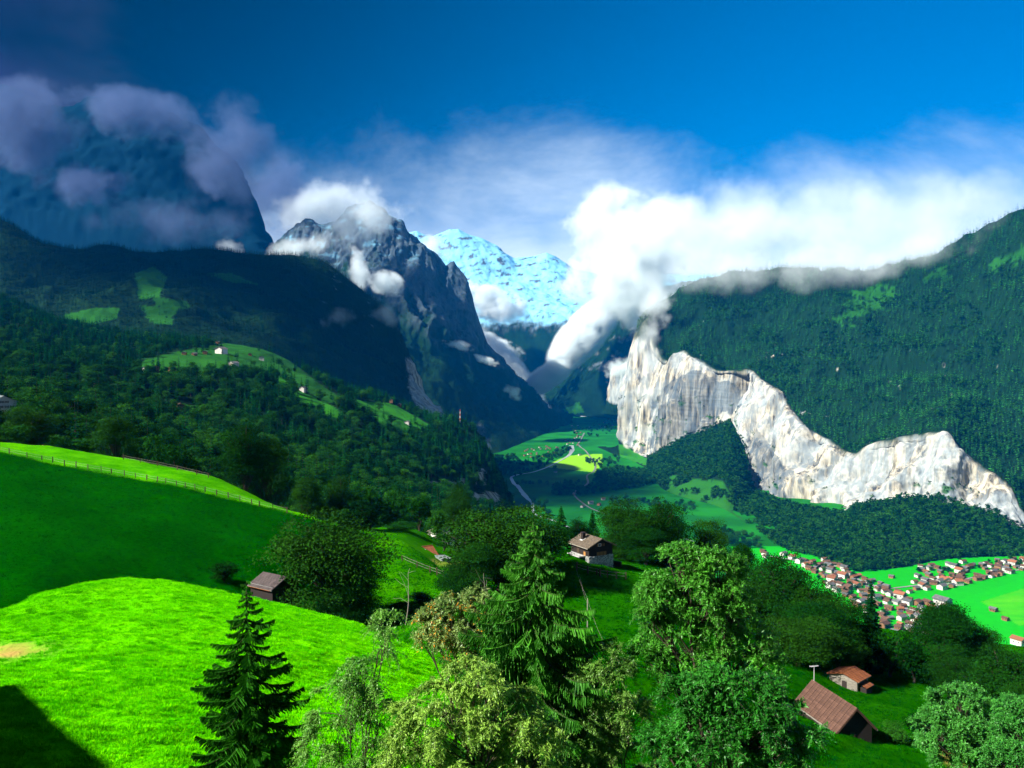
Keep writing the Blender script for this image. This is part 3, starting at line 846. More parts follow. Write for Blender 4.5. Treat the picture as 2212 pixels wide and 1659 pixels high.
bright_grass = 0.75 * in_poly(px, py + 5 * nr, [(1335, 955), (1365, 972), (1400, 990), (1396, 1005), (1340, 990)]) + 0.0
bright_grass = np.maximum(bright_grass, 0.55 * ((V < 0.22) & (px > 1440) & (px < 1640) & (nr > -0.25)))
bright_grass = np.maximum(bright_grass, 0.4 * in_poly(px + 26 * nr, py + 22 * nr, [(1800, 690), (1880, 625), (1935, 615), (1925, 650), (1870, 680), (1820, 705)]))
bright_grass = np.maximum(bright_grass, 0.4 * in_poly(px + 20 * nr, py + 14 * nr, [(2130, 575), (2240, 520), (2240, 545), (2150, 590)]))
bright_grass = np.maximum(bright_grass, 0.35 * in_poly(px + 20 * nr, py + 14 * nr, [(1985, 590), (2060, 570), (2040, 600), (1990, 610)]))
bright_grass = np.maximum(bright_grass, 0.5 * green_on_wall)
dark = 0.6 * in_poly(px + 25 * nr, py + 25 * nr, [(1430, 860), (1480, 800), (1590, 830), (1600, 880), (1540, 910), (1440, 980), (1405, 990)])  # bluish shade of this wall put into the rock colour
dark = dark + 0.55 * in_poly(px + 15 * nr, py + 15 * nr, [(1605, 950), (1640, 930), (1690, 1000), (1700, 1130), (1640, 1090), (1605, 1030)])  # shade on the lower wall painted in the same way
terrain('cliff', P, M['mountain'], {'bright_grass': bright_grass, 'rock': rock, 'snow': 0 * px, 'dark': np.clip(dark, 0, 1)}, 'great pale cliff with forest above and below it on the right', 'cliff')
BIG_V, BIG_PX, BIG_PY, BIG_MOW, BIG_ROCK = V, px, py, bright_grass, rock

# ---- the veiled massif at the upper left
vm = [
    [(-500, 800, 5600), (700, 800, 5600)],
    [(-500, 520, 6000), (0, 470, 6000), (300, 450, 6000), (600, 560, 6000), (700, 640, 6000)],
    [(-500, 240, 6300), (-100, 205, 6300), (0, 188, 6300), (30, 192, 6300), (62, 205, 6300), (110, 240, 6300), (160, 235, 6300), (215, 215, 6300), (240, 222, 6300), (275, 262, 6300), (330, 258, 6300), (370, 252, 6300), (395, 268, 6300), (430, 275, 6300), (455, 300, 6300), (470, 318, 6300), (490, 333, 6300), (505, 352, 6300), (515, 368, 6300), (530, 400, 6300), (548, 440, 6300), (565, 490, 6300), (600, 560, 6300), (700, 640, 6300)],
]
hr = [row_pts(r, 260, False) for r in vm]
hr.append(hr[-1] + np.array([0, 700, -900]))
P, v = loft(hr, [20, 60, 4], 260)
nrm = grid_normals(P)
P += nrm * (np.interp(v, [0, 1, 1.9, 2, 3], [10, 34, 30, 24, 0])[:, None] * (fbm(P[..., 0] / 330, P[..., 1] / 330, P[..., 2] / 260, 7, 0.55, True) - 0.4))[..., None]
px, py, dd = proj(P)
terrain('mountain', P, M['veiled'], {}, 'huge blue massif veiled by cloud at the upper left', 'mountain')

# ------------------------------------------------------------------ ground queries
def bvh(name):
    P = GRIDS[name]
    return BVHTree.FromPolygons(P.reshape(-1, 3).tolist(), grid_quads(P.shape[0], P.shape[1]).tolist())


_bv = {}


def ground_z(name, x, y, default=None):
    if name not in _bv: _bv[name] = bvh(name)
    hit = _bv[name].ray_cast(Vector((x, y, 3000)), Vector((0, 0, -1)))
    return hit[0].z if hit[0] is not None else default


def seen(name, px, py):
    if name not in _bv: _bv[name] = bvh(name)
    d = Vector(W(px, py, 1.0)).normalized()
    hit = _bv[name].ray_cast(Vector((0, 0, 0)), d)
    return None if hit[0] is None else np.array(hit[0])


# ------------------------------------------------------------------ tree building blocks
class MB:
    """collects quads/tris with tint + material index, builds one mesh"""

    def __init__(self):
        self.v, self.q, self.t, self.tint, self.berry, self.n, self.mi = [], [], [], [], [], 0, []

    def add(self, v, q, tint=None, mi=0, berry=None):
        v = np.asarray(v, float).reshape(-1, 3)
        self.v.append(v); self.q.append(np.asarray(q, int) + self.n); self.n += len(v)
        self.tint.append(np.full(len(v), 0.5) if tint is None else np.asarray(tint, float))
        self.berry.append(np.zeros(len(v)) if berry is None else np.asarray(berry, float))
        self.mi.append(np.full(len(q), mi))
        return self

    def mesh(self, name, mats, smooth=False):
        me = new_mesh(name, np.concatenate(self.v), quads=np.concatenate(self.q), mats=mats, smooth=smooth, mat_idx=np.concatenate(self.mi))
        fattr(me, 'tint', np.concatenate(self.tint)); fattr(me, 'berry', np.concatenate(self.berry))
        return me


def unit(a):
    return a / (np.linalg.norm(a, axis=-1, keepdims=True) + 1e-9)


def leaf_cards(c, ax, nm, ln, wd):
    """rhombic leaves: centres, long axes, normals, half length, half width -> verts, quads"""
    ax = unit(ax); b = unit(np.cross(nm, ax))
    ln = np.broadcast_to(ln, len(c))[:, None]; wd = np.broadcast_to(wd, len(c))[:, None]
    k = ln * 0.2
    v = np.stack([c - ax * ln, c + b * wd - ax * k, c + ax * ln, c - b * wd - ax * k], 1)
    return v.reshape(-1, 3), np.arange(len(c) * 4).reshape(-1, 4)


def tube(path, rad, sides=6):
    path = np.asarray(path, float); rad = np.broadcast_to(rad, len(path))
    t = unit(np.gradient(path, axis=0))
    ref = np.where(np.abs(t[:, 2:3]) > 0.9, np.array([[1.0, 0, 0]]), np.array([[0, 0, 1.0]]))
    a = unit(np.cross(t, ref)); b = np.cross(t, a)
    th = np.linspace(0, 2 * np.pi, sides, endpoint=False)
    v = path[:, None] + rad[:, None, None] * (np.cos(th)[None, :, None] * a[:, None] + np.sin(th)[None, :, None] * b[:, None])
    i = np.arange(sides); q = []
    for k in range(len(path) - 1):
        q.append(np.stack([k * sides + i, k * sides + (i + 1) % sides, (k + 1) * sides + (i + 1) % sides, (k + 1) * sides + i], -1))
    return v.reshape(-1, 3), np.concatenate(q)


def bez(p0, p1, p2, n=6):
    t = np.linspace(0, 1, n)[:, None]
    return (1 - t) ** 2 * p0 + 2 * t * (1 - t) * p1 + t * t * p2


def rdirs(n, r):
    return unit(r.normal(size=(n, 3)))


def broad_crown(seed, H, Wd, K, per, leaf, trunk=0.22, lobes=None):
    """crown of leaf clumps; returns MB (crown) and MB (trunk with limbs)"""
    r = np.random.default_rng(seed)
    crown, wood = MB(), MB()
    lobes = lobes or [(0, 0, 0.5 + trunk / 2, 0.5, 0.5 - trunk / 2)]
    zs = r.random(len(lobes))
    for k in range(K):
        lb = lobes[k % len(lobes)]
        d = rdirs(1, r)[0]
        if d[2] < -0.35 and r.random() < .35: d[2] *= -0.6
        d = d / np.linalg.norm(d)
        q = r.uniform(0.50, 0.98) if k > K * 0.15 else r.uniform(0.1, 0.5)
        c = np.array([lb[0] * Wd + d[0] * lb[3] * Wd * q, lb[1] * Wd + d[1] * lb[3] * Wd * q, lb[2] * H + d[2] * lb[4] * H * q])
        pr = Wd * r.uniform(0.13, 0.21)
        n = int(per * r.uniform(0.7, 1.3))
        o = rdirs(n, r); o[:, 2] = np.where(o[:, 2] < -0.3, -o[:, 2] * 0.7, o[:, 2])
        pos = c + o * pr * r.uniform(0.55, 1.1, (n, 1)) * np.array([1.1, 1.1, 0.8])
        nm = unit(o + np.array([0, 0, 0.5]) + 0.5 * r.normal(size=(n, 3)))
        v, qd = leaf_cards(pos, rdirs(n, r) + np.array([0, 0, -0.3]), nm, leaf * r.uniform(0.7, 1.3, n), leaf * r.uniform(0.5, 0.8, n))
        tt = np.clip(r.uniform(0.1, 0.8) * 0.55 + r.random(n) * 0.5, 0, 1)
        crown.add(v, qd, np.repeat(tt, 4))
        if k % 3 == 0:
            vv, qq = tube(bez(np.array([0, 0, H * trunk * 0.9]), np.array([c[0] * .3, c[1] * .3, c[2] * .8]), c, 5), np.linspace(Wd * 0.018, Wd * 0.004, 5), 4)
            wood.add(vv, qq)
    vv, qq = tube([(0, 0, -1.0), (0, 0, 0), (0.02 * Wd, 0, H * trunk), (0, 0.02 * Wd, H * 0.6)], [Wd * .045, Wd * .038, Wd * .03, Wd * .012], 7)
    wood.add(vv, qq)
    return crown, wood


def conifer_crown(seed, H, Wd, whorls, per, seg=3, ragged=0.25, bare=0.05):
    r = np.random.default_rng(seed)
    crown, wood = MB(), MB()
    V, T = [], []
    for k in range(whorls):
        t = (k + r.uniform(-.3, .3)) / whorls
        t = min(max(t, 0.01), 0.985)
        z0 = H * (bare + (1 - bare) * t)
        rad = Wd / 2 * (1 - t) ** 0.85 * r.uniform(1 - ragged, 1 + ragged * .5) + 0.02 * Wd
        ph = r.uniform(0, 6.28)
        for j in range(per):
            a = ph + 6.283 * (j + r.uniform(-.25, .25)) / per
            L = rad * r.uniform(1 - ragged, 1.08)
            dr = np.array([math.cos(a), math.sin(a), 0]); sd = np.array([-math.sin(a), math.cos(a), 0])
            dz = -L * r.uniform(0.25, 0.5); up = L * .12
            w = max(L * 0.30, Wd * 0.035)
            p0 = np.array([0, 0, z0]); p1 = p0 + dr * L * .5 + np.array([0, 0, dz * .6]); p2 = p0 + dr * L + np.array([0, 0, dz + up])
            hang = np.array([0, 0, -w * r.uniform(.5, 1.0)])
            tt = r.uniform(0, 1)
            for (a0, b0, w0, w1) in ((p0, p1, w * .35, w), (p1, p2, w, w * .12)):
                V.append([a0 - sd * w0 + hang * .6, a0, b0, b0 - sd * w1 + hang]); V.append([a0, a0 + sd * w0 + hang * .6, b0 + sd * w1 + hang, b0])
                T += [tt] * 8
    v = np.array(V).reshape(-1, 3)
    crown.add(v, np.arange(len(v)).reshape(-1, 4), T)
    vv, qq = tube([(0, 0, -1.0), (0, 0, 0), (0, 0, H * .5), (0, 0, H)], [Wd * .045, Wd * .04, Wd * .025, Wd * .004], 6)
    wood.add(vv, qq)
    return crown, wood


# prototypes ------------------------------------------------------------------------------
PB, PC, HB, HC = [], [], [], []       # large / hillside sizes: (crown mesh, trunk mesh)
shapes = [None, [(-.17, .05, .50, .34, .40), (.2, -.05, .56, .32, .42), (0, 0, .3, .4, .24)], [(0, 0, .64, .40, .34), (-.15, .1, .40, .38, .28), (.18, -.05, .38, .34, .28)], [(0, 0, .48, .5, .42), (.05, 0, .76, .3, .22)]]
for k in range(4):
    c, w = broad_crown(100 + k, 18, 16, 140, 200, 0.19, 0.07, shapes[k])
    PB.append((c.mesh('broadleaf_crown', [M['broad_leaf']]), w.mesh('broadleaf_trunk', [M['bark']], True)))
for k in range(2):
    c, w = conifer_crown(120 + k, 22, 8, 46, 11, ragged=0.3)
    PC.append((c.mesh('spruce_crown', [M['hill_needle']]), w.mesh('spruce_trunk', [M['bark']], True)))
for k in range(4):
    c, w = broad_crown(140 + k, 15, 13, 64, 60, 0.38, 0.06, shapes[k])
    HB.append((c.mesh('hill_broadleaf_crown', [M['hill_leaf']]), w.mesh('hill_broadleaf_trunk', [M['bark']], True)))
for k in range(4):
    c, w = conifer_crown(160 + k, 22, 7, 17, 7, ragged=0.35)
    HC.append((c.mesh('hill_spruce_crown', [M['hill_needle']]), w.mesh('hill_spruce_trunk', [M['bark']], True)))


def one_mesh(crown_me, name, mats):
    return crown_me


def far_conifer(seed, matl):
    r = np.random.default_rng(seed)
    c, w = conifer_crown(seed, 22, 7.5, 7, 6, ragged=.35, bare=0.0)
    return c.mesh('far_spruce', [matl])


def far_broad(seed, matl):
    c, w = broad_crown(seed, 14, 12, 12, 11, 1.5, 0.05)
    return c.mesh('far_broadleaf', [matl])


PROTO = bpy.data.collections.new('forest_kinds')          # not linked to the scene: only source shapes


def proto_col(name, meshes):
    c = bpy.data.collections.new(name)
    for k, me in enumerate(meshes):
        o = bpy.data.objects.new('%s_%d' % (name, k), me); c.objects.link(o)
    return c


FAR_C = proto_col('far_spruces', [far_conifer(200 + k, M['far_needle']) for k in range(4)])
FAR_CD = proto_col('dark_spruces', [far_conifer(210 + k, M['ridge_needle']) for k in range(4)])
FAR_B = proto_col('far_broadleaves', [far_broad(220 + k, M['hill_leaf']) for k in range(4)])
HILL_C = proto_col('hill_spruces', [m[0] for m in HC])
HILL_B = proto_col('hill_broadleaves', [m[0] for m in HB])


def scatter_group(col):
    ng = bpy.data.node_groups.new('scatter_' + col.name, 'GeometryNodeTree')
    ng.is_modifier = True
    ng.interface.new_socket(name='Geometry', in_out='INPUT', socket_type='NodeSocketGeometry')
    ng.interface.new_socket(name='Geometry', in_out='OUTPUT', socket_type='NodeSocketGeometry')
    gi, go = ng.nodes.new('NodeGroupInput'), ng.nodes.new('NodeGroupOutput')
    ci = ng.nodes.new('GeometryNodeCollectionInfo'); ci.inputs['Collection'].default_value = col
    ci.inputs['Separate Children'].default_value = True; ci.inputs['Reset Children'].default_value = True
    ip = ng.nodes.new('GeometryNodeInstanceOnPoints'); ip.inputs['Pick Instance'].default_value = True

    def na(name, t):
        n = ng.nodes.new('GeometryNodeInputNamedAttribute'); n.data_type = t; n.inputs['Name'].default_value = name
        return n.outputs['Attribute']
    er = ng.nodes.new('FunctionNodeEulerToRotation')
    L = ng.links.new
    L(gi.outputs[0], ip.inputs['Points']); L(ci.outputs[0], ip.inputs['Instance'])
    L(na('kind_index', 'INT'), ip.inputs['Instance Index'])
    L(na('turn', 'FLOAT_VECTOR'), er.inputs[0]); L(er.outputs[0], ip.inputs['Rotation'])
    L(na('size', 'FLOAT_VECTOR'), ip.inputs['Scale'])
    L(ip.outputs[0], go.inputs[0])
    return ng


_sg = {}


def scatter(name, pts, scales, col, label, cat, tilt=0.04, seed=0):
    r = np.random.default_rng(seed + len(pts))
    me = bpy.data.meshes.new(name)
    me.vertices.add(len(pts)); me.vertices.foreach_set('co', np.asarray(pts, np.float32).ravel())
    a = me.attributes.new('kind_index', 'INT', 'POINT'); a.data.foreach_set('value', r.integers(0, len(col.objects), len(pts)).astype(np.int32))
    a = me.attributes.new('turn', 'FLOAT_VECTOR', 'POINT')
    tv = np.stack([r.normal(0, tilt, len(pts)), r.normal(0, tilt, len(pts)), r.uniform(0, 6.28, len(pts))], -1)
    a.data.foreach_set('vector', tv.astype(np.float32).ravel())
    a = me.attributes.new('size', 'FLOAT_VECTOR', 'POINT'); a.data.foreach_set('vector', np.asarray(scales, np.float32).ravel())
    o = link(name, me)
    if col.name not in _sg: _sg[col.name] = scatter_group(col)
    md = o.modifiers.new('scatter', 'NODES'); md.node_group = _sg[col.name]
    tag(o, label, cat, None, 'stuff')
    return o


def sample_grid(P, weight, n, r):
    """n random points on a grid surface, weight per vertex"""
    c = P[:-1, :-1]; e1 = P[:-1, 1:] - c; e2 = P[1:, :-1] - c
    area = np.linalg.norm(np.cross(e1, e2), axis=-1)
    w = (weight[:-1, :-1] * area).ravel(); cs = np.cumsum(w)
    i = np.searchsorted(cs, r.random(n) * cs[-1]); i = np.clip(i, 0, len(cs) - 1)
    iy, ix = np.divmod(i, P.shape[1] - 1)
    u, v = r.random(n)[:, None], r.random(n)[:, None]
    return P[iy, ix] * (1 - u) * (1 - v) + P[iy, ix + 1] * u * (1 - v) + P[iy + 1, ix] * (1 - u) * v + P[iy + 1, ix + 1] * u * v


def thin(pts, cell, r):
    """keep at most one point per cell (poisson-like spacing)"""
    k = np.floor(pts[:, :2] / cell).astype(np.int64); key = k[:, 0] * 1000003 + k[:, 1]
    _, ix = np.unique(key, return_index=True)
    return pts[np.sort(ix)]


def vscale(n, r, lo, hi, wob=0.15):
    s = r.uniform(lo, hi, n); return np.stack([s * r.uniform(1 - wob, 1 + wob, n), s * r.uniform(1 - wob, 1 + wob, n), s * r.uniform(1 - wob, 1 + wob, n)], -1)


# far forests (uncountable): one object for each slope ---------------------------------------
r = np.random.default_rng(31)
P = GRIDS['cliff.001']                    # the great cliff
nn = fbm(P[..., 0] / 120, P[..., 1] / 120, 0, 4)
wt = ((BIG_V > 2.25) & (BIG_V < 5) & (BIG_ROCK < 0.45)).astype(float) * np.where(nn > -0.35, 1, 0.25) * np.where(fbm(P[..., 0] / 200, P[..., 1] / 200, P[..., 2] / 500, 4, .5, True) > 1.25, .15, 1) * np.where(BIG_MOW > .3, .22, 1) + 0.05 * ((BIG_V > 2.1) & (BIG_V < 5))
pts = thin(sample_grid(P, wt, 42000, r), 13.5, r)
scatter('forest', pts, vscale(len(pts), r, .85, 1.9), FAR_C, 'dense spruce forest covering the steep slope above the great cliff', 'forest', seed=1)
wt = ((BIG_V > 2.25) & (BIG_V < 4.6) & (BIG_ROCK < .45) & (fbm(P[..., 0] / 160 + 9, P[..., 1] / 160, P[..., 2] / 160, 4) > .18)).astype(float)
pts = thin(sample_grid(P, wt, 5200, r), 11, r)
scatter('forest', pts, vscale(len(pts), r, .7, 1.3), FAR_B, 'lighter leafy patches in the forest above the great cliff', 'forest', seed=8)
wt = ((BIG_V < 0.97) & (BIG_PX > 1395) & (BIG_MOW < 0.3) & (nn > -0.7)).astype(float)
pts = thin(sample_grid(P, wt, 16000, r), 9.0, r)
scatter('forest', pts, vscale(len(pts), r, .7, 1.35), FAR_B, 'leafy wood on the slope at the foot of the great cliff', 'forest', seed=2)
wt = ((BIG_V > 1.02) & (BIG_V < 2.0) & (BIG_MOW > 0.2)).astype(float) + 0.0
pts = thin(sample_grid(P, wt, 900, r), 7, r)
scatter('bushes', pts, vscale(len(pts), r, .3, .6), FAR_B, 'bushes clinging to ledges of the great cliff', 'bushes', seed=3)
P = GRIDS['ridge']
px, py, dd = proj(P)
clear = np.zeros(px.shape, bool)
for c in CLEAR_R: clear |= in_poly(px, py, c)
wt = np.where(clear, 0.03, 1.0) * np.where(RIDGE_ROCK > .5, 0.0, 1) * (np.arange(P.shape[0]) < P.shape[0] - 5)[:, None]
pts = thin(sample_grid(P, wt, 30000, r), 9.5, r)
scatter('forest', pts, vscale(len(pts), r, .7, 1.25), FAR_CD, 'dark spruce forest on the shaded ridge at the left', 'forest', seed=4)
for key, cond, n, lab, sd in (('mountain', lambda px, py: (py > 760 - 0.35 * (1000 - px)) * 1.0, 16000, 'spruce forest on the lower slopes of the rocky peak', 5),
                              ('mountain.002', lambda px, py: (py > 650) * 1.0, 9000, 'spruce forest on the blue mountain right of the valley head', 6)):
    P = GRIDS[key]; px, py, dd = proj(P)
    wt = cond(px, py) * (np.arange(P.shape[0]) < P.shape[0] - 5)[:, None] * (fbm(P[..., 0] / 200, P[..., 1] / 200, P[..., 2] / 200, 4) > -0.45)
    pts = thin(sample_grid(P, wt, n, r), 13, r)
    scatter('forest', pts, vscale(len(pts), r, .8, 1.5), FAR_CD, lab, 'forest', seed=sd)

# trees of the hillside: the largest visible ones stand alone, the rest is one mass -----------
P = GRIDS['hillside']; px, py, dd = proj(P)
nn = fbm(P[..., 0] / 90, P[..., 1] / 90, 9, 4)
wt = np.ones(px.shape)
wob = 14 * fbm(P[..., 0] / 60, P[..., 1] / 60, 0, 3)
for c in CLEAR_L: wt = np.where(in_poly(px + wob * .5, py + wob * .3, c), 0.035, wt)
wt *= np.where(nn < -0.85, 0.2, 1) * (np.arange(P.shape[0]) < P.shape[0] - 7)[:, None]
wt *= np.clip(900 / dd, .6, 2.2) * np.where(HILL_ROCK > .5, .02, 1)
HILL_HOUSES = [(398, 766, 1350), (420, 768, 1350), (443, 764, 1380), (478, 764, 1400), (336, 802, 1230), (318, 806, 1220), (372, 803, 1240), (410, 808, 1240),
               (440, 815, 1200), (452, 822, 1180), (505, 792, 1390), (540, 768, 1650), (565, 778, 1650), (470, 742, 1720), (655, 845, 1440), (862, 878, 1520),
               (880, 917, 1500), (845, 868, 1640), (390, 884, 620), (225, 845, 900), (160, 838, 950), (30, 812, 900), (735, 870, 1400), (295, 835, 1000), (205, 842, 900)]
pts = thin(sample_grid(P, wt, 15000, r), 8.0, r)
Pm = GRIDS['meadow']; mpx, mpy, mdd = proj(Pm)
wm = ((NEAR_V > 11.15) & (NEAR_V < 13) & (mpx < 1080)).astype(float) * np.where((mpx > 800) & (NEAR_V < 11.8), 0.0, 1)
p2 = thin(sample_grid(Pm, wm, 700, r), 8.0, r)
pts = np.concatenate([pts, p2])
hx, hy, hd = proj(pts)
keep = np.ones(len(pts), bool)
for (x, y, d) in HILL_HOUSES:
    q = W(x, y, d)
    near = (np.abs(pts[:, 0] - q[0]) < 9 + d * 0.006) & (pts[:, 1] < q[1] + 8) & (pts[:, 1] > q[1] - 55 - d * 0.02)
    keep &= ~near
keep &= ~((hx > -80) & (hx < 62) & (hd < 520) & (hd > 395))
pts = pts[keep]; hx, hy, hd = proj(pts)
conif = r.random(len(pts)) < np.clip(0.28 + 0.35 * fbm(pts[:, 0] / 150, pts[:, 1] / 150, 2, 3) + (hd - 600) / 1500, 0.08, 0.92)
size = np.where(conif, r.uniform(.65, 1.25, len(pts)), r.uniform(.6, 1.2, len(pts)))
sc3 = size[:, None] * r.uniform(.88, 1.12, (len(pts), 3))
hh = np.where(conif, 22, 15) * sc3[:, 2]; ww = np.where(conif, 7, 13) * sc3[:, 0]
# which of them show: paint silhouettes near to far, above the skyline of the meadows
sky = np.full(1024, 768.0)
cx = np.clip((mpx * 1024 / 2212).astype(int), 0, 1023); ok = (NEAR_V < 11) & (NEAR_V > 2) & (mpx > 0) & (mpx < 2212)
np.minimum.at(sky, cx[ok], mpy[ok] * 1024 / 2212)
buf = np.zeros((768, 1024), bool); vis = np.zeros(len(pts), int)
k1 = 1024 / 2212
for i in np.argsort(hd):
    h = hh[i] / hd[i] * F * k1; w = ww[i] / hd[i] * F * k1
    x, y = hx[i] * k1, hy[i] * k1
    if x < -w or x > 1024 + w: continue
    y0, y1, x0, x1 = int(max(y - h, 0)), int(min(y, 767)) + 1, int(max(x - w / 2, 0)), int(min(x + w / 2, 1023)) + 1
    if y1 <= y0 or x1 <= x0: continue
    yy, xx = np.mgrid[y0:y1, x0:x1]
    t = (y - yy) / h
    half = np.where(conif[i], (1 - t) * w / 2, w / 2 * np.sqrt(np.clip(1 - ((t - .55) / .5) ** 2, 0, 1)))
    m = (np.abs(xx - x) <= half + .3) & (yy < sky[xx]) & ~buf[y0:y1, x0:x1]
    vis[i] = m.sum(); buf[y0:y1, x0:x1] |= m
solo = np.zeros(len(pts), bool)
for flag, n in ((True, 230), (False, 190)):
    idx = np.where(conif == flag)[0]; idx = idx[np.argsort(-vis[idx])][:n]
    solo[idx[vis[idx] >= 10]] = True


def plant(name, pair, loc, rz, sc, label, cat, group=None, sub=('trunk', 'crown')):
    root = empty(name, loc, rz); root.scale = sc
    tag(root, label, cat, group)
    link(sub[0], pair[1], root); link(sub[1], pair[0], root)
    return root


def hill_place(x, y, d):
    if d < 470: return 'in the ravine behind the bright grass strip' if x < 640 else 'in the ravine above the lower houses'
    if x < 250: return 'on the slope above the white hotel' if d > 620 else 'beside the white hotel'
    if y > 1020: return 'above the low cliff band at the hill foot'
    if d > 1150: return 'round the upper clearings' if x < 700 else 'along the skyline of the wooded shoulder'
    if x < 520: return 'around the small round clearing'
    return 'below the narrow meadows' if y < 960 else 'low on the wooded shoulder'


for i in np.where(solo)[0]:
    c = conif[i]; k = int(r.integers(0, 4))
    pl = hill_place(hx[i], hy[i], hd[i]); big = 'tall' if size[i] > .95 else 'small'
    plant('spruce_tree' if c else 'broadleaf_tree', (HC if c else HB)[k], tuple(pts[i]), float(r.uniform(0, 6.28)), tuple(sc3[i]),
          '%s %s %s' % (big, 'dark spruce' if c else 'round leafy tree', pl), 'tree', '%s %s %s' % (big, 'spruces' if c else 'leafy trees', pl))
for flag, col, lab in ((True, HILL_C, 'farther spruces filling the wood on the left hillside'), (False, HILL_B, 'farther leafy trees filling the wood on the left hillside')):
    m = (conif == flag) & ~solo
    scatter('forest', pts[m], sc3[m], col, lab, 'forest', seed=9)

# grass ---------------------------------------------------------------------------------------
def tuft(seed, n, h, spread, matl, name):
    r = np.random.default_rng(seed)
    a = r.uniform(0, 6.28, n); b = r.uniform(0, spread, n)
    base = np.stack([np.cos(a) * b, np.sin(a) * b, np.full(n, -0.02)], -1)
    lean = np.stack([np.cos(a + r.normal(0, .6, n)), np.sin(a + r.normal(0, .6, n)), np.zeros(n)], -1) * r.uniform(.2, .9, (n, 1)) * h
    hgt = h * r.uniform(.5, 1.1, n)
    side = unit(np.cross(lean + 1e-4, np.array([0, 0, 1.0]))) * (0.10 * h)
    mid = base + lean * .4 + np.array([0, 0, 1.0]) * hgt[:, None] * .65; tip = base + lean + np.array([0, 0, 1.0]) * hgt[:, None]
    v = np.stack([base - side, base + side, mid + side * .8, mid - side * .8, mid - side * .8, mid + side * .8, tip + side * .1, tip - side * .1], 1).reshape(-1, 3)
    mb = MB(); mb.add(v, np.arange(len(v)).reshape(-1, 4), np.repeat(r.random(n), 8))
    return mb.mesh(name, [matl])


TUFT = proto_col('tufts', [tuft(300 + k, 14, 0.15, 0.22, M['grass_blade'], 'tuft') for k in range(4)])
TUFT2 = proto_col('long_tufts', [tuft(310 + k, 16, 0.20, 0.40, M['shaded_grass_blade'], 'long_tuft') for k in range(4)])
wt = ((NEAR_V > 2.6) & (NEAR_V < 5.25) & (mpx < 1005) & (mpx > -80) & (mpy < 1750) & (NEAR_DRY < .35)).astype(float) * np.clip(40 / np.maximum(mdd, 10), .3, 2)
gp = sample_grid(Pm, wt, 90000, r)
clump = fbm(gp[:, 0] / 1.3, gp[:, 1] / 1.3, 0, 4)
gs = (0.75 + 0.85 * clump)[:, None] * vscale(len(gp), r, .6, 1.2, .3)
scatter('grass', gp, np.clip(gs, .2, 2), TUFT, 'bright green tufted grass on the sunlit knoll in front', 'grass', 0.2, 11)
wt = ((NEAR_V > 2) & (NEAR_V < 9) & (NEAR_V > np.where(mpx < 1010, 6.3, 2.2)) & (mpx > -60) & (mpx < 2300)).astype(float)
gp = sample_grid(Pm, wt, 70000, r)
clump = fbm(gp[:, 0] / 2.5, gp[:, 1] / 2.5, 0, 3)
scatter('grass', gp, np.clip((0.8 + 0.6 * clump)[:, None] * vscale(len(gp), r, .7, 1.4, .3), .2, 2.2), TUFT2, 'deep green long grass of the meadow, cloud shade put into its colour', 'grass', 0.2, 12)


# ------------------------------------------------------------------ single trees on the meadows
def gz(x, y):
    z = ground_z('meadow', x, y)
    return -100.0 if z is None else z


def mid_tree(name, px, top, d, width, label, kind='b', k=None, group=None, sink=0.0):
    """shared-mesh tree whose crown reaches a given height and width where it stands"""
    q = W(px, top, d)
    g = gz(q[0], q[1]) - sink
    H = max(q[2] - g, 2.0); wd = width / F * d
    src, h0, w0 = {'b': (PB, 18.0, 16.5), 'c': (PC, 22.0, 8.3), 'hb': (HB, 15.0, 13.0), 'hc': (HC, 22.0, 7.5)}[kind]
    k = int(rng.integers(0, len(src))) if k is None else k % len(src)
    return plant(name, src[k], (q[0], q[1], g), float(rng.uniform(0, 6.28)), (wd / w0, wd / w0, H / h0), label, 'tree', group)


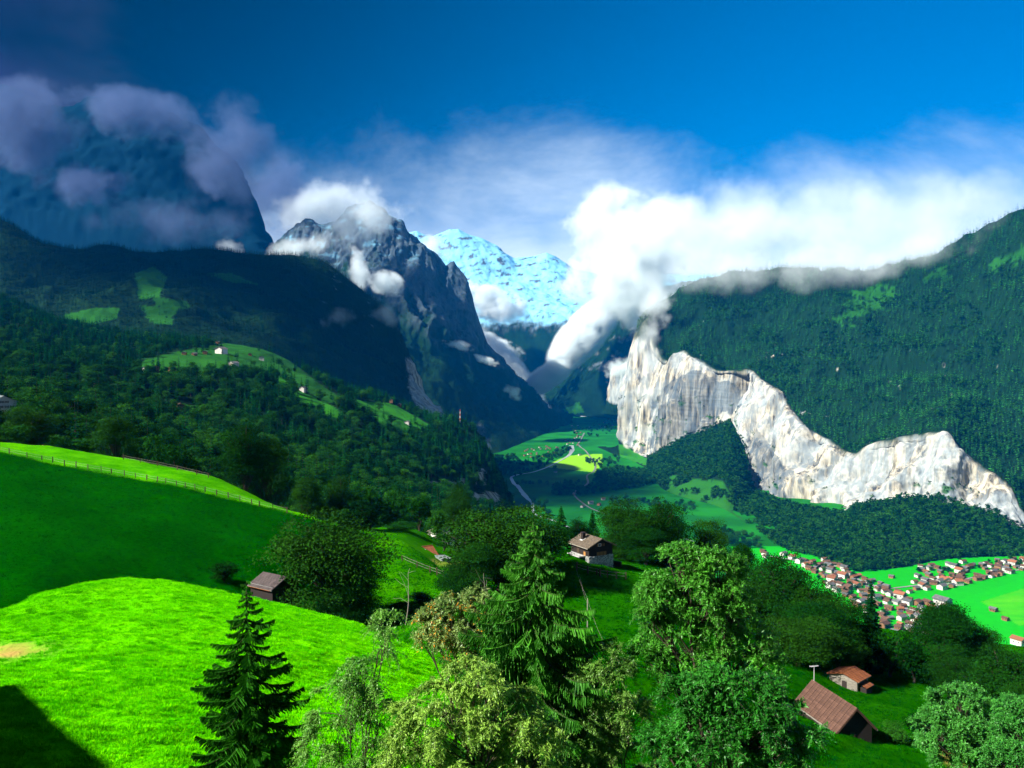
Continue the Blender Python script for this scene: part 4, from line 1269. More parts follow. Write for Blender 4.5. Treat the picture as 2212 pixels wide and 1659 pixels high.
MID = [
    # px, top, dist, width, label, kind
    (708, 1113, 150, 250, 'big round dark tree overhanging the barn roof on the meadow', 'b', 0),
    (530, 908, 262, 120, 'tall twin-topped dark tree behind the bright grass strip', 'b', 2),
    (578, 950, 266, 110, 'lower right-hand half of the twin-topped trees behind the grass strip', 'b', 3),
    (1080, 1085, 158, 250, 'large dark tree rising behind the tall pale spruce', 'b', 1),
    (1160, 1120, 168, 150, 'dark tree just left of the brown chalet', 'b', 0),
    (1035, 1175, 150, 120, 'lower dark tree under the large dark tree behind the spruce', 'b', 3),
    (1352, 1083, 205, 130, 'left one of two dark round trees right of the brown chalet', 'b', 0),
    (1430, 1078, 212, 130, 'right one of two dark round trees right of the brown chalet', 'b', 2),
    (1395, 1140, 198, 110, 'lower dark tree between the two round trees by the brown chalet', 'b', 3),
    (1532, 1122, 220, 118, 'rounded dark tree behind the big ash, nearest the valley', 'b', 1),
    (1600, 1178, 205, 80, 'small dark tree between the big ash and the dark grove', 'b', 3),
    (1212, 1092, 215, 60, 'tall dark spruce behind the brown chalet roof', 'c', 0),
    (1280, 1100, 225, 50, 'slim dark spruce right behind the brown chalet ridge', 'c', 1),
    (1248, 1118, 220, 60, 'low leafy tree between two spruces behind the chalet', 'b', 2),
    (1690, 1192, 165, 170, 'tall dark tree heading the grove above the village', 'b', 2),
    (1770, 1262, 160, 150, 'second dark tree of the grove above the village', 'b', 0),
    (1640, 1260, 165, 130, 'dark tree at the ash side of the grove above the village', 'b', 3),
    (1830, 1300, 162, 110, 'dark tree beside the tall spruce at the grove end', 'b', 1),
    (1724, 1330, 145, 170, 'broad dark tree in front of the grove above the village', 'b', 1),
    (1882, 1252, 160, 78, 'black pointed spruce standing out against the village roofs', 'c', 0),
    (1925, 1350, 158, 95, 'narrow dark green tree right of the black spruce', 'hb', 1),
    (1975, 1385, 155, 90, 'dull green tree above the little wooden hut', 'hb', 2),
    (2042, 1308, 160, 150, 'dark spreading tree hiding the lower village', 'b', 3),
    (2105, 1345, 165, 110, 'dark tree at the lower edge of the village fields', 'b', 0),
    (2060, 1400, 150, 130, 'dark tree in front of the spreading tree by the village', 'b', 1),
    (2170, 1398, 130, 190, 'dense rounded tree at the right edge above the light bush', 'b', 2),
    (2215, 1480, 110, 110, 'dark leafy tree cut by the right picture edge', 'b', 1),
    (485, 1213, 160, 62, 'small feathery tree beside the dark barn', 'hb', 0),
    (690, 1298, 140, 34, 'tiny sapling in front of the big dark tree by the barn', 'hb', 1),
    (905, 1285, 165, 60, 'small dark bushy tree on the meadow above the rowan', 'hb', 2),
    (870, 1300, 150, 70, 'dark shrub in the hollow beyond the sunlit knoll', 'hb', 3),
    (250, 902, 285, 100, 'tall bushy tree behind the bright strip at the left', 'b', 3),
    (340, 925, 300, 80, 'pointed dark tree right of the tall bushy tree', 'hb', 1),
    (383, 958, 285, 90, 'dark round tree close behind the bright grass strip', 'hb', 0),
    (175, 945, 290, 100, 'light green bushy tree at the upper end of the strip', 'hb', 2),
    (130, 950, 285, 70, 'light green shrub beside the orange cover', 'hb', 3),
    (62, 872, 300, 95, 'dark tree standing in front of the white hotel', 'b', 1),
    (18, 915, 285, 75, 'shrub at the left edge below the white hotel', 'hb', 1),
    (-12, 940, 280, 60, 'shrub at the left picture edge under the hotel', 'hb', 2),
    (988, 1050, 310, 62, 'tall leafy tree by the cliff above the lower houses', 'b', 0),
    (905, 1075, 330, 62, 'leafy tree at the ravine above the lower houses', 'hb', 3),
    (850, 1060, 340, 60, 'dark tree in the row above the grassy lower knoll', 'hb', 0),
    (800, 1050, 335, 60, 'leafy tree in the row above the grassy lower knoll', 'hb', 2),
    (735, 1025, 330, 80, 'broad dark tree at the ravine edge', 'b', 2),
    (660, 1035, 320, 80, 'dark tree just beyond the end of the bright strip', 'b', 3),
    (945, 1095, 325, 40, 'small leafy tree above the slate roofed house', 'hb', 1),
    (1030, 1110, 300, 70, 'leafy tree between the slate roofed house and the valley', 'hb', 2),
    (868, 1128, 292, 70, 'wide dark bush left of the slate roofed house', 'hb', 0),
    (960, 1152, 285, 52, 'round bush in front of the slate roofed house', 'hb', 3),
    (1338, 1158, 203, 120, 'low dark tree at the foot of the left round tree by the chalet', 'b', 1),
    (1442, 1162, 206, 120, 'low dark tree at the foot of the right round tree by the chalet', 'b', 0),
    (1520, 1182, 205, 100, 'low leafy tree under the rounded tree behind the ash', 'hb', 2),
    (990, 1215, 152, 110, 'low dark tree at the left foot of the large dark tree', 'b', 2),
    (1150, 1225, 152, 130, 'low dark tree behind the middle of the tall pale spruce', 'b', 3),
    (1660, 1222, 172, 150, 'dark tree at the back of the grove above the village', 'b', 0),
    (1760, 1305, 152, 170, 'wide dark tree low in the grove above the village', 'b', 3),
    (1810, 1345, 150, 120, 'dark tree at the lower right of the grove', 'b', 2),
    (760, 1225, 147, 130, 'dark lower right part of the tree clump by the barn', 'b', 1),
    (1985, 1545, 110, 60, 'low leafy shrub on the slope below the wooden hut', 'hb', 0),
    (1935, 1568, 104, 70, 'low leafy shrub near the gravel path', 'hb', 1),
]
for (x, t, d, w, lab, kd, k) in MID:
    nm = 'spruce_tree' if kd == 'c' else ('bush' if ('bush ' in lab or 'shrub' in lab) else 'broadleaf_tree')
    o = mid_tree(nm, x, t, d, w, lab, kd, k)
    if nm == 'bush': o['category'] = 'bush'


# near trees, each built on its own --------------------------------------------------------
def near_leafy(name, d, blobs, base_px, label, leaf, seed, n_puff=50, twigs=18, leaves=18, ll=0.055, lw=0.020, twl=0.5, droop=0.35, stem_r=0.09, stems=1, berry=0.0, bark='bark', cat='tree', mult=1.0):
    """blobs: crown lobes (px, py, rx, ry) at distance d; leaves sit pairwise on twigs that leave branch ends"""
    r = np.random.default_rng(seed)
    base = W(base_px[0], base_px[1], d)
    g = gz(base[0], base[1]); base[2] = g
    crown, wood = MB(), MB()
    C, RAD = [], []
    vol = np.array([b[2] * b[3] * min(b[2], b[3]) for b in blobs]) ** 0.66
    cnt = np.maximum(2, (1.35 * n_puff * vol / vol.sum()).astype(int))
    zmin = min(W(b[0], b[1], d)[2] - g - b[3] / F * d for b in blobs)
    fork = max(0.8, min(zmin * .9, np.mean([W(b[0], b[1], d)[2] - g for b in blobs]) * .45))
    offs = [np.array([0, 0, 0.])] if stems == 1 else [np.array([math.cos(k_ * 2.1), math.sin(k_ * 2.1), 0]) * .45 for k_ in range(stems)]
    for o_ in offs:
        v, q = tube(bez(o_ * .5 + np.array([0, 0, -.5]), o_ * .9 + np.array([0, 0, fork * .5]), o_ * 1.6 + np.array([0, 0, fork]), 7), np.linspace(stem_r * 1.25, stem_r * .85, 7), 7); wood.add(v, q)
    for b, n in zip(blobs, cnt):
        c = W(b[0], b[1], d) - base
        rx, rz = b[2] / F * d, b[3] / F * d; ry = rx * 0.9
        c[1] += r.uniform(-.35, .35) * rx
        s = int(r.integers(0, stems))
        off = offs[s] * 1.6
        z0 = min(max(c[2] * .30, 0.5), c[2] - rz * .8) if c[2] - rz * .8 > .5 else 0.4
        # limb from the stem foot to the lobe
        p0 = off + np.array([0, 0, fork * r.uniform(.86, 1.0)]); p2 = c - np.array([0, 0, rz * .25]); p1 = np.array([off[0] * 1.1 + c[0] * .3, off[1] * 1.1 + c[1] * .3, fork + (c[2] - fork) * .55])
        path = bez(p0, p1, p2, 9); path[1:-1] += r.normal(0, .04, (7, 3)) * rx
        v, q = tube(path, np.linspace(stem_r * .7, stem_r * .25, 9), 6); wood.add(v, q)
        for k in range(n):
            dv = rdirs(1, r)[0]
            if dv[2] < -.5: dv[2] *= -1
            qd = r.uniform(.35, .95) ** .6
            pc = c + dv * np.array([rx, ry, rz]) * qd
            st = path[int(r.integers(5, 9))]
            v, q = tube(bez(st, (st + pc) / 2 + np.array([0, 0, .12 * rz]), pc, 5), np.linspace(stem_r * .28, stem_r * .07, 5), 4); wood.add(v, q)
            m = int(twigs * r.uniform(.7, 1.3) * mult * 1.5)
            o = rdirs(m, r) + 0.7 * dv + np.array([0, 0, .25]); o = unit(o)
            L = twl * r.uniform(.5, 1.25, m)
            shade = r.uniform(0, .45)
            u = np.linspace(0.15, 1, leaves)
            tw = pc + (o * L[:, None])[:, None, :] * u[None, :, None]
            tw[..., 2] -= droop * L[:, None] * (u ** 2)[None, :]
            # thin twig strips
            sd = unit(np.cross(o, rdirs(m, r)))
            for a, bb in ((0, leaves // 2), (leaves // 2, leaves - 1)):
                wv = np.stack([tw[:, a] - sd * .006, tw[:, a] + sd * .006, tw[:, bb] + sd * .004, tw[:, bb] - sd * .004], 1).reshape(-1, 3)
                wood.add(wv, np.arange(len(wv)).reshape(-1, 4))
            side = np.where((np.arange(leaves) % 2)[None, :, None] == 0, 1, -1) * sd[:, None, :]
            ax = unit(side + 0.5 * o[:, None, :] + np.array([0, 0, -droop]) + r.normal(0, .25, tw.shape))
            l = ll * r.uniform(.7, 1.25, (m, leaves))
            cen = (tw + ax * l[..., None] * .9).reshape(-1, 3)
            nm = (np.array([0, 0, 1.0]) + r.normal(0, .55, cen.shape))
            v, q = leaf_cards(cen, ax.reshape(-1, 3), nm, l.ravel(), (l * lw / ll).ravel())
            t = np.clip(shade + r.uniform(0, .55, len(cen)), 0, 1)
            be = np.zeros(len(cen))
            if berry > 0: be = (r.random(len(cen)) < berry * (r.random() < .5) * 2).astype(float)
            crown.add(v, q, np.repeat(t, 4), berry=np.repeat(be, 4))
    root = empty(name, tuple(base))
    tag(root, label, cat)
    link('trunk', wood.mesh(name + '_trunk', [M[bark]], True), root)
    link('crown', crown.mesh(name + '_crown', [M[leaf]]), root)
    return root


def near_spruce(name, px, top, d, prof, label, leaf, seed, whorl=0.24, per=7, hang=0.16, dens=0.055, skip=0.0):
    """prof: list of (py, half width px) giving the outline of the crown"""
    r = np.random.default_rng(seed)
    tip = W(px, top, d); g = gz(tip[0], tip[1]); base = np.array([tip[0], tip[1], g]); H = tip[2] - g
    crown, wood = MB(), MB()
    zs = np.array([W(px, p[0], d)[2] - g for p in prof])[::-1]; rs = np.array([p[1] / F * d for p in prof])[::-1]
    z = H - 0.12
    while z > 0.5:
        rad = np.interp(z, zs, rs)
        n = per + int(r.integers(-1, 2)) if rad > .25 else 4
        ph = r.uniform(0, 6.28)
        for j in range(n):
            if r.random() < skip: continue
            a = ph + 6.283 * j / n + r.normal(0, .18)
            L = rad * r.uniform(.5, 1.25) + .05
            dr = np.array([math.cos(a), math.sin(a), 0]); sd = np.array([-math.sin(a), math.cos(a), 0])
            zz = z + r.normal(0, .05)
            dz = -L * r.uniform(.12, .42)
            p0 = np.array([0, 0, zz]); p1 = p0 + dr * L * .55 + np.array([0, 0, dz]); p2 = p0 + dr * L + np.array([0, 0, dz * .75 + L * .10])
            m = max(4, int(L / dens))
            path = bez(p0, p1, p2, m)
            wv, wq = tube(path[::max(1, m // 5)], np.linspace(.018 + L * .006, .005, len(path[::max(1, m // 5)])), 4); wood.add(wv, wq)
            u = np.linspace(0, 1, m)
            tl = (L * .26 * (1 - u) ** .6 * np.clip(u * 4, .15, 1) + .06) * r.uniform(.6, 1.2, m)
            shade = r.uniform(0, .5)
            for s in (-1, 1):
                dirn = unit(dr * .75 + sd * s * r.uniform(.5, 1.0, (m, 1)) + np.array([0, 0, -hang * 2.2]) + r.normal(0, .15, (m, 3)))
                e = path + dirn * tl[:, None] + np.array([0, 0, -1.0]) * (hang * tl)[:, None]
                wdt = .022 * r.uniform(.7, 1.4, (m, 1))
                nn_ = unit(np.cross(dirn, np.array([0, 0, 1.0])) + r.normal(0, .3, (m, 3)))
                v = np.stack([path - nn_ * wdt * .8, path + nn_ * wdt * .8, e + nn_ * wdt * .5, e - nn_ * wdt * .5], 1).reshape(-1, 3)
                crown.add(v, np.arange(len(v)).reshape(-1, 4), np.repeat(np.clip(shade + r.uniform(0, .5, m), 0, 1), 4))
                # upright needles along the twig, so that it has body from above
                v2 = np.stack([path, path + np.array([0, 0, .05]), e + np.array([0, 0, .03]), e - np.array([0, 0, .04])], 1).reshape(-1, 3)
                crown.add(v2, np.arange(len(v2)).reshape(-1, 4), np.repeat(np.clip(shade + r.uniform(0, .5, m), 0, 1), 4))
            w0 = .03
            v = np.stack([path[:-1] - sd * w0, path[:-1] + sd * w0, path[1:] + sd * w0, path[1:] - sd * w0], 1).reshape(-1, 3)
            crown.add(v, np.arange(len(v)).reshape(-1, 4), np.full(len(v), shade + .2))
        z -= whorl * r.uniform(.75, 1.25)
    v, q = tube([(0, 0, -.5), (0, 0, 0), (0.03, 0, H * .5), (0, 0, H)], [H * .016, H * .014, H * .009, .008], 8); wood.add(v, q)
    root = empty(name, tuple(base)); tag(root, label, 'tree')
    link('trunk', wood.mesh(name + '_trunk', [M['bark']], True), root)
    link('crown', crown.mesh(name + '_crown', [M[leaf]]), root)
    return root


near_spruce('spruce_tree', 532, 1258, 30, [(1258, 4), (1290, 14), (1330, 34), (1370, 58), (1420, 82), (1480, 102), (1560, 118), (1640, 128), (1760, 140), (1900, 120)],
            'dark spruce in front of the sunlit knoll at the lower left', 'dark_spruce_needle', 1, 0.24, 7, .16, .042, .10)
near_spruce('spruce_tree', 1152, 1128, 30, [(1128, 4), (1165, 26), (1200, 48), (1240, 70), (1280, 104), (1330, 130), (1390, 165), (1450, 172), (1520, 185), (1600, 195), (1700, 200), (1900, 160)],
            'tall pale green spruce in the middle of the foreground', 'spruce_needle', 2, 0.25, 9, .34, .042, .06)
near_leafy('birch_tree', 28, [(845, 1342, 30, 44), (815, 1400, 38, 48), (790, 1465, 60, 60), (745, 1530, 80, 66), (815, 1560, 60, 70), (712, 1600, 66, 60), (770, 1650, 90, 60)], (780, 1800),
           'slender pale birch with hanging twigs right of the dark spruce', 'birch_leaf', 11, 62, 16, 16, .042, .017, .55, .75, .05)
near_leafy('rowan_tree', 34, [(985, 1340, 72, 60), (1030, 1310, 40, 40), (945, 1365, 55, 42), (1030, 1385, 50, 48), (985, 1400, 60, 40), (915, 1385, 24, 18)], (985, 1720),
           'rowan with orange berries left of the tall pale spruce', 'rowan_leaf', 12, 74, 17, 15, .060, .019, .42, .25, .07, 1, .07)
near_leafy('willow_tree', 24, [(1030, 1480, 80, 60), (960, 1530, 80, 70), (1085, 1545, 80, 80), (900, 1600, 58, 60), (1010, 1610, 100, 70), (1150, 1620, 76, 66), (930, 1670, 80, 50), (1090, 1680, 90, 50), (870, 1560, 40, 40), (1010, 1690, 100, 40), (1180, 1700, 90, 50), (860, 1680, 60, 50)], (1030, 1950),
           'pale yellow-green willow filling the lower middle', 'pale_leaf', 13, 125, 17, 16, .050, .016, .45, .45, .06, 3)
near_leafy('willow_tree', 29, [(1300, 1440, 60, 44), (1342, 1478, 52, 50), (1262, 1490, 44, 44), (1310, 1540, 76, 56), (1372, 1550, 44, 44), (1260, 1600, 70, 60), (1340, 1640, 84, 50), (1230, 1660, 60, 50)], (1300, 1850),
           'smaller pale willow between the tall spruce and the ash', 'pale_leaf', 14, 62, 16, 15, .050, .016, .48, .45, .05, 2)
near_leafy('ash_tree', 30, [(1470, 1228, 58, 50), (1540, 1236, 58, 52), (1585, 1262, 40, 52), (1430, 1290, 52, 50), (1505, 1300, 84, 56), (1580, 1330, 52, 60), (1410, 1350, 44, 44), (1470, 1370, 60, 40), (1620, 1392, 46, 50), (1560, 1385, 50, 44), (1520, 1440, 60, 40), (1450, 1450, 50, 36), (1400, 1425, 44, 40), (1640, 1440, 50, 40)], (1540, 1760),
           'tall light green ash right of the brown chalet', 'ash_leaf', 15, 160, 16, 19, .056, .018, .46, .26, .11, 3)
near_leafy('ash_tree', 25, [(1480, 1510, 62, 44), (1560, 1500, 66, 48), (1640, 1520, 76, 52), (1700, 1560, 60, 46), (1500, 1580, 84, 56), (1600, 1590, 92, 60), (1450, 1630, 70, 50), (1700, 1630, 74, 54), (1570, 1660, 100, 50)], (1590, 1980),
           'lower leafy ash in front of the tile roofed barn', 'ash_leaf', 16, 160, 16, 19, .054, .017, .44, .28, .09, 3)
near_leafy('bush', 88, [(2080, 1545, 70, 62), (2040, 1590, 62, 60), (2115, 1610, 70, 70), (2070, 1640, 90, 50)], (2080, 1690),
           'big rounded light green bush at the lower right', 'bush_leaf', 17, 190, 20, 12, .12, .05, .8, .12, .12, 3, cat='bush')
near_leafy('bush', 84, [(2200, 1575, 56, 70), (2180, 1650, 60, 60)], (2195, 1740),
           'darker bush cut by the lower right corner', 'bush_leaf', 18, 110, 20, 12, .12, .05, .8, .15, .10, 2, cat='bush')
near_leafy('bush', 40, [(1440, 1700, 90, 50), (1560, 1720, 80, 50), (1700, 1700, 80, 60)], (1560, 1800),
           'low green bush at the bottom edge under the ash', 'ash_leaf', 19, 40, 18, 14, .07, .024, .5, .3, .05, 3, cat='bush')


def snag(px, top, base_py, d, seed, label):
    r = np.random.default_rng(seed); b = W(px, base_py, d); t = W(px + r.uniform(-6, 6), top, d)
    b[2] = min(b[2], b[2])
    path = np.linspace(b, t, 9); path[1:] += np.cumsum(r.normal(0, .05, (8, 3)), axis=0)
    mb = MB(); v, q = tube(path - b, np.linspace(.026, .007, 9), 5); mb.add(v, q)
    for k in range(3, 8):
        e = path[k] + r.normal(0, 1, 3) * .35 + np.array([0, 0, .35]); v, q = tube(np.stack([path[k], (path[k] + e) / 2 + r.normal(0, .05, 3), e]) - b, [.010, .007, .004], 4); mb.add(v, q)
    o = link('dead_tree', mb.mesh('dead_tree', [M['dead_wood']], True), None, tuple(b)); tag(o, label, 'dead tree')


snag(876, 1215, 1350, 36, 1, 'bare grey dead stem rising left of the rowan')
snag(1042, 1228, 1330, 37, 2, 'bare grey dead twig standing out of the rowan top')


# ------------------------------------------------------------------ buildings
def box(mb, c, s, mi=0):
    x, y, z = np.array(s) / 2
    v = np.array([(i, j, k) for k in (-z, z) for j in (-y, y) for i in (-x, x)]) + np.array(c)
    q = [(0, 2, 3, 1), (4, 5, 7, 6), (0, 1, 5, 4), (2, 6, 7, 3), (0, 4, 6, 2), (1, 3, 7, 5)]
    mb.add(v, q, mi=mi)


def box_mesh(name, s, m, c=(0, 0, 0)):
    mb = MB(); box(mb, c, s); return mb.mesh(name, [m])


def prism(mb, w, l, h0, h1, z0=0.0, mi=0):
    """house body: gables at +-l/2 along y, eaves at height h0, ridge at h1"""
    pts = [(-w / 2, z0), (w / 2, z0), (w / 2, h0), (0, h1), (-w / 2, h0)]
    v = [(x, y, z) for y in (-l / 2, l / 2) for (x, z) in pts]
    q = [(0, 1, 6, 5), (1, 2, 7, 6), (2, 3, 8, 7), (3, 4, 9, 8), (4, 0, 5, 9), (0, 4, 2, 1), (4, 3, 2, 2), (5, 6, 7, 9), (9, 7, 8, 8)]
    mb.v.append(np.array(v, float)); n0 = mb.n; mb.n += 10
    q = [f for f in q if len(set(f)) == 4]
    # gable tops as thin quads (degenerate corner avoided by a mid point)
    mb.q.append(np.array(q) + n0); mb.tint.append(np.full(10, .5)); mb.berry.append(np.zeros(10)); mb.mi.append(np.full(len(q), mi))
    for y, flip in ((-l / 2, 0), (l / 2, 1)):
        t = np.array([(-w / 2, y, h0), (0, y, h0), (w / 2, y, h0), (w / 4, y, (h0 + h1) / 2), (0, y, h1), (-w / 4, y, (h0 + h1) / 2)])
        mb.add(t, [(0, 1, 4, 5), (1, 2, 3, 4)] if not flip else [(0, 5, 4, 1), (1, 4, 3, 2)], mi=mi)


def roof_slab(mb, s, l, drop, ridge_z, th=0.16, mi=0, side=0):
    """two slopes of thickness th, half width s, falling by drop"""
    for sg in ((-1, 1) if side == 0 else (side,)):
        a = np.array([0, ridge_z]); b = np.array([sg * s, ridge_z - drop])
        n = np.array([b[1] - a[1], -(b[0] - a[0])]); n = n / np.linalg.norm(n)
        if n[1] < 0: n = -n
        v = []
        for y in (-l / 2, l / 2):
            for p in (a, b, b - n * th, a - n * th): v.append((p[0], y, p[1]))
        mb.add(v, [(0, 1, 5, 4), (1, 2, 6, 5), (2, 3, 7, 6), (3, 0, 4, 7), (0, 3, 2, 1), (4, 5, 6, 7)], mi=mi)


def window(parent, c, size, facing, frame_m, pane_m, panes=1, shutters=None, depth=0.08, name='window'):
    """window part (frame) with panes and shutters below it; facing: unit normal in local xy"""
    w, h = size
    rz = math.atan2(facing[1], facing[0]) + math.pi / 2
    mb = MB(); t = min(0.07, w * .1)
    box(mb, (0, 0, h / 2 - t / 2), (w, depth, t)); box(mb, (0, 0, -h / 2 + t / 2), (w, depth, t))
    for k in range(panes + 1):
        box(mb, (-w / 2 + t / 2 + k * (w - t) / panes, 0, 0), (t, depth, h - 2 * t))
    f = link(name, mb.mesh(name, [frame_m]), parent, c, (0, 0, rz))
    for k in range(panes):
        link('pane', box_mesh('pane', ((w - t) / panes - t, depth * .3, h - 2 * t), pane_m), f, (-w / 2 + t / 2 + (k + .5) * (w - t) / panes, depth * .1, 0))
    if shutters is not None:
        for sgn in (-1, 1):
            link('shutter', box_mesh('shutter', (w * .45, depth * .5, h), shutters), f, (sgn * (w * .5 + w * .24), -depth * .3, 0))
    return f


def house(name, r1, r2, s, drop, base_z, label, cat, wall_m, roof_m, over=0.45, tiles=None, stone_h=0.0, wall_over=0.4, group=None):
    """r1: front ridge end, r2: back ridge end (x, y, z); s: half width of the roof; drop: fall of a slope"""
    r1, r2 = np.array(r1, float), np.array(r2, float)
    ax = r2 - r1; l = float(np.hypot(ax[0], ax[1])); mid = (r1 + r2) / 2
    rz = math.atan2(ax[1], ax[0]) - math.pi / 2
    root = empty(name, (mid[0], mid[1], base_z), rz); tag(root, label, cat, group)
    H = mid[2] - base_z; w = 2 * (s - over); wl = l - 2 * wall_over
    mb = MB(); prism(mb, w, wl, H - drop * (w / 2) / s - .14, H - .14, stone_h - (0.0 if stone_h else 1.5))
    link('wall', mb.mesh(name + '_wall', [wall_m]), root)
    if stone_h:
        mb = MB(); prism(mb, w + .12, wl + .12, stone_h - .01, stone_h, -3.0); link('foundation', mb.mesh(name + '_foundation', [M['mortar']]), root)
    mb = MB(); roof_slab(mb, s, l, drop, H)
    rf = link('roof', mb.mesh(name + '_roof', [roof_m]), root)
    if tiles:
        rows_, cols_, kind_ = tiles
        L = math.hypot(s, drop); ang = math.atan2(drop, s)
        tm = box_mesh('roof_' + kind_, (L / rows_ * 1.12, l / cols_ * .955, .05), roof_m)
        if kind_ == 'stuff_tile':
            mb = MB()
            for sg in (-1, 1):
                for i in range(rows_):
                    for j in range(cols_):
                        u = (i + .5) / rows_; m = MB(); box(m, (0, 0, 0), (L / rows_ * 1.1, l / cols_ * .93, .04))
                        v = m.v[0]; ca, sa = math.cos(ang + .03), math.sin(ang + .03)
                        x, z = v[:, 0] * ca + v[:, 2] * sa, -v[:, 0] * sa + v[:, 2] * ca
                        vv = np.stack([sg * (x + s * u), v[:, 1] - l / 2 + (j + .5 + .5 * (i % 2) * 0.96 * (1 if j < cols_ - 1 else 0)) * l / cols_, z + H - drop * u + .045], -1)
                        mb.add(vv, m.q[0] if sg > 0 else np.array(m.q[0])[:, ::-1])
            o = link('tiles', mb.mesh(name + '_tiles', [roof_m]), rf); o['kind'] = 'stuff'
        else:
            for sg in (-1, 1):
                for i in range(rows_):
                    for j in range(cols_):
                        u = (i + .5) / rows_
                        o = link(kind_, tm, rf, (sg * s * u, -l / 2 + (j + .5) * l / cols_, H - drop * u + .052 + random.uniform(-.004, .008)), (0, sg * (ang + .012), random.gauss(0, .006)))
    # verge and eave boards
    mb = MB()
    for sg in (-1, 1):
        box(mb, (sg * s, 0, H - drop - .06), (.10, l, .16))
    link('eave_board', mb.mesh(name + '_eave', [M['grey_wood']]), root)
    return root, H, w, wl


def Wp(px, py, d): return W(px, py, d)


# brown chalet ------------------------------------------------------------------------------
r1, r2 = Wp(1301, 1164, 180), Wp(1256.5, 1150.4, 186.7)
r2[2] = r1[2]
base = gz(*((r1 + r2) / 2)[:2]) - .3
ch, H, w, wl = house('chalet', r1, r2, 3.75, 1.75, base, 'brown chalet with tiled roof and stone base in the middle of the slope', 'chalet', M['black_wood'], M['grey_brown_tile'],
                     .7, (20, 26, 'stuff_tile'), 1.9, .5)
fy = -wl / 2 - .05
window(ch, (0.15, fy, H - 3.3), (2.6, 1.1), (0, -1), M['old_wood'], M['shutter_wood'], 3)
window(ch, (-.35, fy, H - 1.35), (.7, .55), (0, -1), M['white_trim'], M['glass_pane'], 1, M['shutter_wood'])
window(ch, (.75, fy, H - 1.4), (.35, .6), (0, -1), M['old_wood'], M['shutter_wood'], 1)
window(ch, (-w / 2 - .05, -1.8, H - 3.3), (.9, 1.2), (-1, 0), M['old_wood'], M['shutter_wood'], 1)
link('door', box_mesh('door', (.08, 1.0, 2.0), M['old_wood']), ch, (-w / 2 - .05, .6, 2.95))
mb = MB(); box(mb, (0, 0, 0), (.75, .75, 1.5)); box(mb, (0, 0, .8), (.95, .95, .12)); link('chimney', mb.mesh('chimney', [M['black_wood']]), ch, (-1.6, .9, H - .1))
link('chimney_flashing', box_mesh('flashing', (1.1, 1.0, .05), M['metal']), ch, (-1.75, .9, H - .70), (0, -.44, 0))
link('porch_slab', box_mesh('porch_slab', (1.6, 4.6, .25), M['stone']), ch, (-w / 2 - .8, .2, 1.75))
rs = np.random.default_rng(5); mb = MB()
for side in range(2):
    for k in range(230):
        hh = rs.uniform(-1.4, 1.85)
        s3 = rs.uniform(.16, .42, 3)
        c = (rs.uniform(-w / 2, w / 2), -wl / 2 - .05, hh) if side == 0 else (w / 2 + .05, rs.uniform(-wl / 2, wl / 2), hh)
        m = MB(); box(m, (0, 0, 0), (s3[0], .22, s3[2] * .7) if side == 0 else (.22, s3[0], s3[2] * .7)); v = m.v[0] * rs.uniform(.82, 1.1, (8, 3)) + np.array(c)
        mb.add(v, m.q[0])
o = link('stones', mb.mesh('stones', [M['stone']]), ch); o['kind'] = 'stuff'
link('retaining_wall', box_mesh('retaining_wall', (.4, 4.0, 1.2), M['black_wood']), ch, (w / 2 + 1.2, -wl / 2 + 1.2, -.5), (0, 0, .3))

# dark barn under the big tree ----------------------------------------------------------------
r1, r2 = Wp(568, 1236, 152), Wp(620, 1246.5, 148.4); r2[2] = r1[2]
base = gz(*((r1 + r2) / 2)[:2]) - .3
bn, H, w, wl = house('barn', r1, r2, 3.4, 1.6, base, 'dark barn with dull metal roof under the big round tree', 'barn', M['black_wood'], M['dark_sheet'], .45, (3, 9, 'roof_sheet'), 0, .3)
mb = MB()
for k in range(26):
    for sg in (-1, 1): box(mb, (sg * 2.95, -3.0 + k * .235, H - 1.26), (.08, .06, .14))
o = link('snow_guard', mb.mesh('snow_guard', [M['metal']]), bn); o['kind'] = 'stuff'
link('door', box_mesh('door', (1.6, .08, 2.0), M['old_wood']), bn, (0, wl / 2 + .05, 1.0))
link('gutter', box_mesh('gutter', (.12, 5.6, .1), M['rust_sheet']), bn, (3.45, 0, H - 1.72))

# tile roofed barn at the lower right -----------------------------------------------------------
r1, r2 = Wp(1852, 1531, 100), Wp(1754, 1469, 109.1); r2[2] = r1[2]
base = min(gz(r1[0], r1[1]), gz(r2[0], r2[1])) - .3
tb, H, w, wl = house('barn', r1, r2, 2.75, 2.75, base, 'black wooden barn with brown tiled roof and television aerial, lower right', 'barn', M['black_wood'], M['brown_tile'], .45, (15, 10, 'roof_tile'), 0, .45)
mb = MB(); v, q = tube([(0, 0, -.2), (0, 0, 2.0)], [.045, .035], 6); mb.add(v, q)
for k in range(6): box(mb, (-.5 + k * .2, 0, 1.95), (.03, .55 - .05 * k, .03))
box(mb, (0, 0, 1.93), (1.3, .05, .05))
link('television_aerial', mb.mesh('television_aerial', [M['metal']]), tb, (0, wl / 2, H))
link('corner_post', box_mesh('corner_post', (.22, .2, H - 2.6), M['grey_wood']), tb, (-w / 2 - .1, -wl / 2 - .1, (H - 2.6) / 2))
window(tb, (-.3, -wl / 2 - .05, H - 3.2), (.6, .6), (0, -1), M['old_wood'], M['glass_pane'])
link('door', box_mesh('door', (.08, 1.4, 1.8), M['grey_wood']), tb, (-w / 2 - .05, -1.2, 1.3))
mb = MB()
for k in range(5): box(mb, (0, -.5 + k * .25, .45), (.08, .2, .04))
box(mb, (0, -.5, .2), (.06, .06, .5)); box(mb, (0, .5, .2), (.06, .06, .5))
